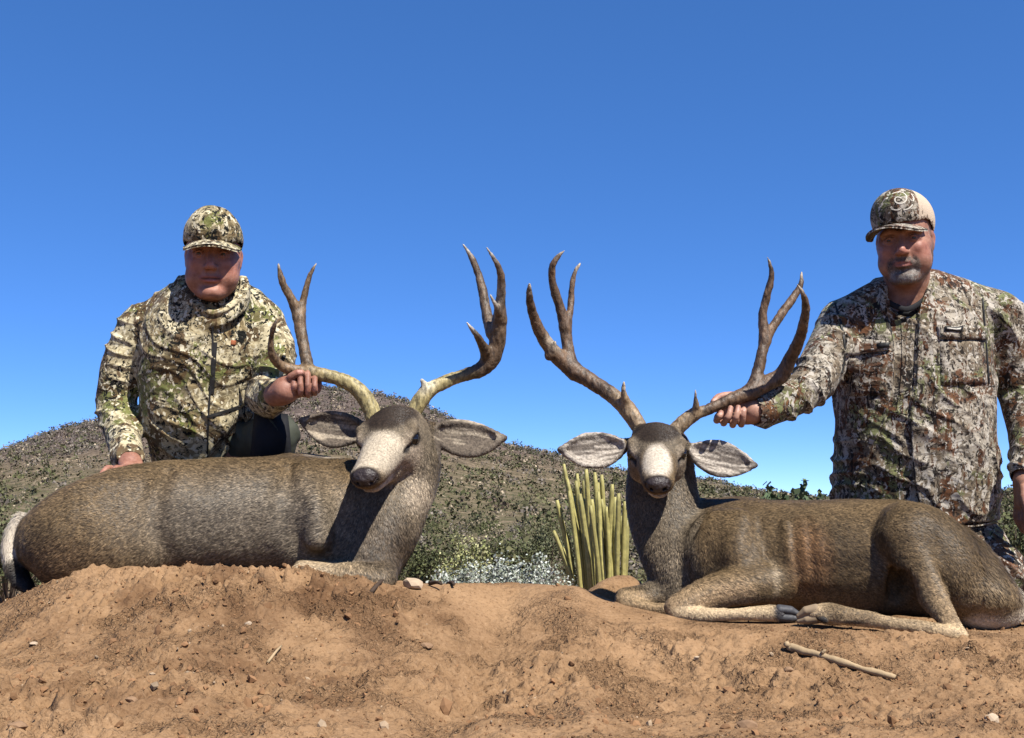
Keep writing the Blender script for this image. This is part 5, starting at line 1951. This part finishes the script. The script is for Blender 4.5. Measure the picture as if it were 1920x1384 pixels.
def tri_cloud(C, size, col, rng, flat=.5):
    """one small leaf clump (two crossed blades) per centre"""
    n = len(C)
    a = rng.normal(size=(n, 3))
    a[:, 2] = np.abs(a[:, 2]) * .7
    a /= np.linalg.norm(a, axis=1)[:, None]
    b = np.cross(a, rng.normal(size=(n, 3)))
    b /= np.maximum(np.linalg.norm(b, axis=1), 1e-6)[:, None]
    s = (np.asarray(size) * np.ones(n))[:, None] * rng.uniform(.6, 1.3, (n, 1))
    V_ = np.stack([C - b * s * .5, C + a * s * .5 - b * s * .1, C + b * s * .5, C - a * s * .5 + b * s * .1], 1).reshape(-1, 3)
    F = np.arange(4 * n).reshape(-1, 4)
    return V_, F, np.repeat(col, 4, axis=0)


def shrub_points(c, r, h, n, rng, hollow=.35):
    d = rng.normal(size=(n, 3))
    d /= np.linalg.norm(d, axis=1)[:, None]
    d[:, 2] = np.abs(d[:, 2])
    lob = 1 + .28 * vnoise(d * 2.2 + c * 3.1, 601)
    rr = (hollow + (1 - hollow) * rng.random(n) ** .6) * lob
    return c + d * rr[:, None] * np.array([r, r, h])


def scrub_mass(name, n, region, rng, rfun, colfun, per, leaf):
    XYs = region(n, rng)
    z = far_z(XYs)
    Vs, Cs = [], []
    P, Ss, K = [], [], []
    for (x, y), zz in zip(XYs, z):
        r = rfun(x, y, rng)
        h = r * rng.uniform(.8, 1.5)
        base = np.array([x, y, zz])
        p = shrub_points(base, r, h, per, rng)
        c = colfun(x, y, zz, rng)
        cc = np.clip(c * rng.uniform(.6, 1.45, (per, 1)), 0, .8)
        P.append(p)
        K.append(cc)
        Ss.append(np.full(per, r * leaf))
    V_, F, cc = tri_cloud(np.vstack(P), np.concatenate(Ss), np.vstack(K), rng)
    o = make_obj(name, V_, F, M_LEAF, None, smooth=False, col=cc, origin=(0, 60, 0))
    o['kind'] = 'stuff'
    return o


rng = np.random.default_rng(5)
PAL = dict(olive=V3(.112, .108, .052), green=V3(.118, .128, .052), dark=V3(.062, .064, .034), grey=V3(.23, .195, .16), tan=V3(.36, .29, .20), brown=V3(.13, .095, .07), pale=V3(.34, .31, .24))
PAL = {k_: v_ * .74 for k_, v_ in PAL.items()}


def hill_region(n, rng):
    y = rng.uniform(38, 172, n)
    x = (rng.random(n) - .5) * 2 * (y * .70 + 14)
    return np.stack([x, y], 1)


def hill_col(x, y, z, rng):
    u = rng.random()
    hi = np.clip((z - 2.0 + 2.5 * math.sin(x * .11 + y * .05)) / 5, 0, 1)
    if u < .22 - .06 * hi:
        return PAL['dark'] * rng.uniform(.8, 1.6)
    if u < .58 - .28 * hi:
        return PAL['olive'] * rng.uniform(.8, 1.5)
    if u < .70 - .34 * hi:
        return PAL['green']
    if u < .84:
        return PAL['grey'] * rng.uniform(.7, 1.2)
    return PAL['brown'] if rng.random() < .35 else PAL['tan'] * 1.15


scrub_mass('hillside_scrub', 15000, hill_region, rng, lambda x, y, r: r.uniform(.16, .60) * (.75 + y / 300), hill_col, 18, .34)


def flat_region(n, rng):
    y = 11 + 29 * rng.random(n) ** .8
    x = (rng.random(n) - .5) * 2 * (y * .70 + 5)
    return np.stack([x, y], 1)


def flat_col(x, y, z, rng):
    u = rng.random()
    return PAL['olive'] * rng.uniform(.9, 1.6) if u < .42 else PAL['green'] * rng.uniform(.8, 1.3) if u < .66 else PAL['dark'] if u < .76 else PAL['grey'] if u < .9 else PAL['tan']


scrub_mass('flatland_scrub', 900, flat_region, rng, lambda x, y, r: r.uniform(.22, .58), flat_col, 210, .115)


def shrub(name, label, cat, group, c, r, h, n, leaf, cols, twigs, twig_col, seed, leaf_ratio=1.0):
    """single shrub: stems from the base and leaf clumps at their ends"""
    rg = np.random.default_rng(seed)
    root = thing(name, label, cat, c, group)
    c = np.asarray(c, float)
    parts, ends = [], []
    for i in range(twigs):
        a = rg.uniform(0, 2 * math.pi)
        t = rg.uniform(.15, 1.0)
        e = c + np.array([math.cos(a) * r * t, math.sin(a) * r * t, h * math.sqrt(max(.05, 1 - .75 * t * t)) * rg.uniform(.75, 1.08)])
        m = c + (e - c) * .5 + np.array([0, 0, h * .08]) + rg.normal(0, r * .06, 3)
        parts.append(tube([c + rg.normal(0, r * .05, 3) * np.array([1, 1, 0]), m, e], [.010 * h + .002, .006 * h + .001, .0015], 6, 4))
        ends += [e, m * .4 + e * .6, m * .75 + e * .25]
    V_, F = join(parts)
    tc = np.tile(np.asarray(twig_col), (len(V_), 1)) * rg.uniform(.8, 1.2, (len(V_), 1))
    make_obj('stems', V_, F, M_LEAF, root, col=tc)
    E = np.array(ends)
    idx = rg.integers(0, len(E), n)
    P = E[idx] + rg.normal(0, 1, (n, 3)) * np.array([r, r, h]) * .085
    P[:, 2] = np.maximum(P[:, 2], c[2] + .02)
    ci = rg.integers(0, len(cols), n)
    cc = np.array(cols)[ci] * rg.uniform(.65, 1.3, (n, 1))
    V_, F, cc = tri_cloud(P, leaf, np.clip(cc, 0, .8), rg)
    f = make_obj('foliage', V_, F, M_LEAF, root, smooth=False, col=cc)
    f['kind'] = 'stuff'
    return root


def on_flat(px, Y):
    p = W(px, 1000, Y)
    return V3(p[0], Y, float(far_z([[p[0], Y]])[0]))


WH = [V3(.42, .45, .38), V3(.55, .56, .50), V3(.30, .33, .27), V3(.22, .25, .17)]
YG = [V3(.40, .40, .17), V3(.30, .32, .12), V3(.5, .48, .25)]
GR = [V3(.10, .112, .044), V3(.135, .145, .062), V3(.06, .066, .030)]
GG = [V3(.13, .14, .07), V3(.18, .18, .10), V3(.09, .10, .045)]
WH, YG, GR, GG = [[v_ * k_ for v_ in p_] for p_, k_ in ((WH, .92), (YG, .85), (GR, .78), (GG, .78))]
G1, G2 = 'pale desert bushes behind the mound', 'green scrub bushes behind the mound'
shrub('desert_bush', 'white-grey leafy bush just left of the cactus, low behind the mound crest', 'bush', G1, on_flat(1010, 9.0), .33, .555, 4200, .022, WH, 40, (.25, .21, .16), 1)
shrub('desert_bush', 'white-grey leafy bush in the middle of the gap between the two deer', 'bush', G1, on_flat(945, 9.3), .34, .555, 4000, .022, WH, 40, (.25, .21, .16), 2)
shrub('desert_bush', 'low white-grey bush beside the neck of the left deer', 'bush', G1, on_flat(862, 9.0), .34, .52, 3600, .021, WH, 36, (.25, .21, .16), 3)
shrub('desert_bush', 'yellow-green flowering bush above the low white-grey bush', 'bush', G1, on_flat(874, 10.2), .28, .66, 3200, .024, YG, 36, (.2, .17, .1), 4)
for i, (px, Y, r, h, pal, lab) in enumerate((
        (800, 11.5, .55, .62, GR, 'dark green bush hugging the right outline of the left deer neck'),
        (960, 12.5, .60, .62, GR, 'green bush behind the white-grey bush in the middle gap'),
        (1030, 13.5, .5, .75, GG, 'dusty green bush left of the tall cactus stems'),
        (20, 10.0, .55, .85, GR, 'dark green bush at the left edge under the white tail of the left deer'),
        (-40, 11.5, .7, 1.05, GG, 'dusty green bush cut by the left edge above the deer rump'),
        (90, 12.5, .6, .85, GR, 'green bush above the rump of the left deer'),
        (1912, 9.0, .42, .95, GR, 'dark green bush at the right edge below the hanging hand'),
        (1960, 11.0, .6, 1.25, GR, 'taller dark green bush cut by the right edge beside the hanging hand'))):
    shrub('scrub_bush', lab, 'bush', G2, on_flat(px, Y), r, h, 3600, .027, pal, 30, (.13, .10, .07), 20 + i)
# thin upright sprigs against the sky behind the right deer
def sprig(label, px, Y, topy, seed, n):
    rg = np.random.default_rng(seed)
    c = on_flat(px, Y)
    h = W(px, topy, Y)[2] - c[2]
    root = thing('sprig_plant', label, 'plant', c, 'sprig plants against the sky')
    parts, pts, cc = [], [], []
    for i in range(n):
        a, t = rg.uniform(0, 2 * math.pi), rg.uniform(.1, 1)
        e = c + np.array([math.cos(a) * .14 * t, math.sin(a) * .14 * t, h * rg.uniform(.85, 1.0)])
        st = [c, c + (e - c) * .6 + rg.normal(0, .012, 3), e]
        parts.append(tube(st, [.014, .010, .005], 7, 5))
        L = catmull(st, 40)
        k = rg.integers(24, 40, 34)
        pts.append(L[k] + rg.normal(0, .016, (34, 3)))
    V_, F = join(parts)
    make_obj('stems', V_, F, M_LEAF, root, col=np.tile(V3(.09, .10, .06), (len(V_), 1)))
    P = np.vstack(pts)
    V_, F, cc = tri_cloud(P, .058, np.array([V3(.07, .10, .05)] * len(P)) * rg.uniform(.6, 1.5, (len(P), 1)), rg)
    f = make_obj('foliage', V_, F, M_LEAF, root, smooth=False, col=cc)
    f['kind'] = 'stuff'


sprig('small upright green sprig against the sky, farther from the man', 1466, 9.0, 902, 1, 6)
sprig('larger upright green sprig against the sky, close to the man in the beige-backed cap', 1516, 9.0, 896, 2, 10)

# ---- columnar cactus clump
def cactus_mat():
    t = NT('cactus_skin')
    c = t.coord()
    at = t.n('VertexColor', layer_name='Col')
    f = t.noise(c, 18, 4, .6)
    col = t.mix(1.0, at, t.ramp(f, [(.3, .7), (.7, 1.25)]), 'MULTIPLY')
    return t.done(col, .55, .3, t.bump(f, .3, .01))


M_CACTUS = cactus_mat()
CY = 10.0
cac = thing('cactus', 'clump of tall yellow-green columnar cactus stems between the two deer', 'cactus', on_flat(1115, CY))
_st = [((1089, 1112), (1038, 995)), ((1092, 1108), (1044, 938)), ((1098, 1108), (1057, 870)), ((1095, 1100), (1067, 920)), ((1106, 1106), (1082, 888)), ((1112, 1110), (1087, 926)),
       ((1116, 1106), (1099, 880)), ((1124, 1106), (1094, 935)), ((1133, 1104), (1115, 886)), ((1140, 1102), (1122, 922)), ((1147, 1098), (1128, 936)), ((1143, 1098), (1148, 908)),
       ((1153, 1095), (1153, 932)), ((1170, 1096), (1166, 1002)), ((1118, 1106), (1122, 905)), ((1128, 1106), (1107, 948)), ((1160, 1094), (1160, 955)), ((1104, 1108), (1072, 960)),
       ((1136, 1100), (1137, 950)), ((1110, 1108), (1098, 985)), ((1150, 1098), (1142, 985)), ((1164, 1092), (1176, 975)),
       ((1086, 1110), (1062, 1000)), ((1120, 1106), (1110, 965)), ((1134, 1104), (1128, 890)), ((1144, 1102), (1135, 970)), ((1156, 1100), (1160, 925)), ((1100, 1108), (1078, 930)), ((1168, 1098), (1172, 940)), ((1128, 1106), (1118, 1000))]
rg = np.random.default_rng(8)
_st += [((b[0] + rg.uniform(-7, 7), b[1]), (t_[0] + rg.uniform(-9, 9), t_[1] + rg.uniform(8, 60))) for b, t_ in _st[::2]]
for i, (b, t_) in enumerate(_st):
    Y = CY + rg.uniform(-.35, .35) + (.25 if i >= 30 else 0)
    A, B = W(b[0], b[1] + 30, Y), W(t_[0], t_[1], Y + rg.uniform(-.1, .1))
    A[2] = min(A[2], cac.location[2] - .01)
    M = (A + B) / 2 + V3(rg.normal(0, .012), rg.normal(0, .02), 0) + V3((A[0] - B[0]) * .10, 0, 0)
    n = 16
    P = catmull([A, M, B], n)
    rad = np.full(n, .0212 * rg.uniform(.9, 1.15))
    rad[-2:] *= (.93, .62)
    rad[:2] *= .9
    seg = 14
    V_, F = tube(P, rad, None, seg)
    # ribs: every other vertex pulled in
    ring = np.arange(n * seg) % seg
    ctr = np.repeat(P, seg, axis=0)
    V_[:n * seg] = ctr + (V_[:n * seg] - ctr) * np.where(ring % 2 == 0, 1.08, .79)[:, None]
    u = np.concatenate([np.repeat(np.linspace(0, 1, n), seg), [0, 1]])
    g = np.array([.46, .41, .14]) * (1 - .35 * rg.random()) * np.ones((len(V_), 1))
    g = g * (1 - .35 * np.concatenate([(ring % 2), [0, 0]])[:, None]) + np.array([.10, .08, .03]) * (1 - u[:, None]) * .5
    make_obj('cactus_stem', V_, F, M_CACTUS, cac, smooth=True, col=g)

# ---- stick, twigs, stones, clods
def soil_top(x, y):
    i = int(np.clip(np.searchsorted(gx, x), 1, len(gx) - 1))
    j = int(np.clip(np.searchsorted(gy, y), 1, len(gy) - 1))
    return float(Z.reshape(len(gx), len(gy))[i, j])


def ground_hit(px, py):
    """where the viewing ray of a photo pixel meets the mound"""
    last = None
    for Y in np.linspace(1.5, 4.2, 1400):
        p = W(px, py, Y)
        if p[2] <= gz(p[0], p[1]):
            return V3(p[0], p[1], soil_top(p[0], p[1]))
    p = W(px, py, 3.2)
    return V3(p[0], p[1], gz(p[0], p[1]))


M_STICK = plain('weathered_stick', (.36, .26, .15), .8, .15, .45, 45, .6)
M_TWIG = plain('dark_twig', (.06, .04, .028), .8, .15, .3, 50, .4)
M_STONE = plain('pale_stone', (.42, .32, .22), .85, .15, .25, 30, .5)
M_STONE2 = plain('brown_stone', (.25, .155, .09), .9, .12, .3, 30, .5)

a, b = ground_hit(1478, 1226), ground_hit(1678, 1270)
up = V3(0, 0, .010)
P = catmull([a + up, a * .66 + b * .34 + up * 1.05, a * .35 + b * .65 + up * .7, b + up * .6], 26)
r = np.interp(np.linspace(0, 1, 26), [0, .03, .08, .14, .5, .95, 1], [.007, .011, .0085, .008, .0075, .0065, .005])
V_, F = tube(P, r * 1.0, None, 12)
N_ = vnormals(V_, F)
V_ = V_ + N_ * (.0022 * fbm(V_ * 60, 3, 701))[:, None]
s = thing('stick', 'pale dry stick with knobbed end lying on the soil in front of the right deer', 'stick', (a + b) / 2)
make_obj('shaft', V_, F, M_STICK, s)
v, f = icosphere(2)
for k_, (dx, dz, rr) in enumerate(((-.004, .006, .0075), (.004, -.002, .008))):
    q_ = P[0] + V3(dx, -.006, dz)
    make_obj('knob', q_ + v * rr * (1 + .18 * vnoise(v * 2 + k_, 9))[:, None] * V3(1, 1, .9), f, M_STICK, s)
V_, F = tube([P[8] + V3(0, -.006, .006), P[8] + V3(.006, -.012, .014)], [.005, .002], 4, 6)
make_obj('stub', V_, F, M_STICK, s)

for lab, p0, p1, rr in (('short dark twig on the crest, left one of the pair beside the pale rock', (806, 1099), (828, 1113), .0055),
                        ('short dark twig on the crest, right one of the pair beside the pale rock', (840, 1098), (851, 1114), .0055),
                        ('forked dark twig on the soil below the fore leg of the left deer', (694, 1116), (716, 1106), .006),
                        ('thin pale straw on the dug soil left of centre', (502, 1232), (528, 1212), .003)):
    A, B = ground_hit(*p0), ground_hit(*p1)
    t_ = tag(make_obj('twig', *tube([A + V3(0, 0, .006), (A + B) / 2 + V3(.002, 0, .012), B + V3(0, 0, .010)], [rr, rr * .9, rr * .6], 8, 7), M_STICK if 'pale' in lab[:12] else M_TWIG, None, origin=A), lab, 'twig', 'twigs on the mound')

v2, f2 = icosphere(2)


def stone(label, px, py, sz, mat, seed, squash=(1, .8, .55), lift=.35, group='stones on the mound'):
    p = ground_hit(px, py)
    rg = np.random.default_rng(seed)
    d = v2 * np.array(squash)
    # chipped facets
    for _ in range(7):
        n = unit(rg.normal(size=3))
        h = rg.uniform(.55, .8) * np.abs(d @ n).max()
        ex = np.maximum(d @ n - h, 0)
        d = d - ex[:, None] * n
    d *= (1 + .08 * vnoise(v2 * 2.5 + seed, 3))[:, None]
    o = make_obj('stone', p + V3(0, 0, sz * squash[2] * lift) + d * sz, f2, mat, None, origin=p, smooth=False)
    tag(o, label, 'stone', group)


stone('pale angular rock on the crest beside the chest of the left deer', 773, 1106, .032, M_STONE, 1, (1, .8, .62), .45)
stone('pale angular stone near the bottom right corner', 1862, 1368, .016, M_STONE, 2, (.9, .8, .9), .4)
stone('small dark-shadowed clod stone left of the smooth drag mark', 800, 1212, .016, M_STONE2, 3)
stone('small whitish pebble on the dug soil left of centre', 464, 1176, .010, M_STONE, 4)
stone('small pale pebble below the chest of the right deer', 1308, 1247, .010, M_STONE, 5, (1.3, .8, .5))
stone('small brown stone in the foreground below the stick', 1478, 1283, .013, M_STONE2, 6)
stone('brown stone at the bottom edge right of centre', 1400, 1372, .020, M_STONE2, 7)
stone('brown stone at the bottom left below the dug soil', 246, 1330, .013, M_STONE2, 8)
stone('small pale pebble on the left slope of the mound', 62, 1225, .009, M_STONE, 9)
stone('tan stone near the bottom left corner', 30, 1376, .017, M_STONE2, 10)

# clods and grit lying loose on the bank
rg = np.random.default_rng(77)
NCL = 14000
cx = rg.uniform(-1.5, 1.5, NCL)
cy = rg.uniform(1.62, 3.3, NCL)
Pn = np.column_stack([cx, cy, 0 * cx])
dens = .25 + .35 * smooth01(vnoise(Pn * 2.3, 51) * 1.4 + .3) + np.exp(-(((cx + .62) / .42) ** 2 + ((cy - 2.62) / .25) ** 2)) + .8 * np.exp(-(((cx + .55) / .5) ** 2 + ((cy - 2.05) / .3) ** 2)) \
    + .6 * np.exp(-(((cx - .8) / .4) ** 2 + ((cy - 2.0) / .3) ** 2)) - .6 * np.exp(-((cx + .04 + (3.0 - cy) * .1) / .1) ** 2)
keep = rg.random(NCL) < dens
cx, cy = cx[keep], cy[keep]
dug_at = np.exp(-(((cx + .62) / .42) ** 2 + ((cy - 2.62) / .25) ** 2)) + .9 * np.exp(-(((cx + .55) / .5) ** 2 + ((cy - 2.05) / .3) ** 2)) + .8 * np.exp(-(((cx - .8) / .45) ** 2 + ((cy - 2.0) / .3) ** 2)) + .15
vi, fi = icosphere(1)
Vs, Fs, Cs = [], [], []
for i, (x, y) in enumerate(zip(cx, cy)):
    sz = .0014 + .0030 * rg.random() ** 2 + (.009 * rg.random() if rg.random() < .03 else 0)
    if rg.random() < .10 * min(1.5, dug_at[i]):
        sz += .003 + .007 * rg.random()
    R_ = rg.normal(size=(3, 3))
    Q_, _ = np.linalg.qr(R_)
    d = (vi * rg.uniform(.55, 1.15, (len(vi), 1)) * np.array([1, .8, .6])) @ Q_
    Vs.append(V3(x, y, soil_top(x, y) + sz * (.35 if sz < .006 else .12)) + d * sz)
    Fs.append(fi + i * len(vi))
    base = V3(.225, .122, .060) if rg.random() < .955 else V3(.33, .24, .155)
    Cs.append(np.tile(base * rg.uniform(.7, 1.25), (len(vi), 1)))
M_CLOD = leaf_mat('soil_clod', .95)
cl = make_obj('clods', np.vstack(Vs), np.vstack(Fs), M_CLOD, None, smooth=False, col=np.vstack(Cs), origin=(0, 2.4, 0))
cl['kind'] = 'stuff'
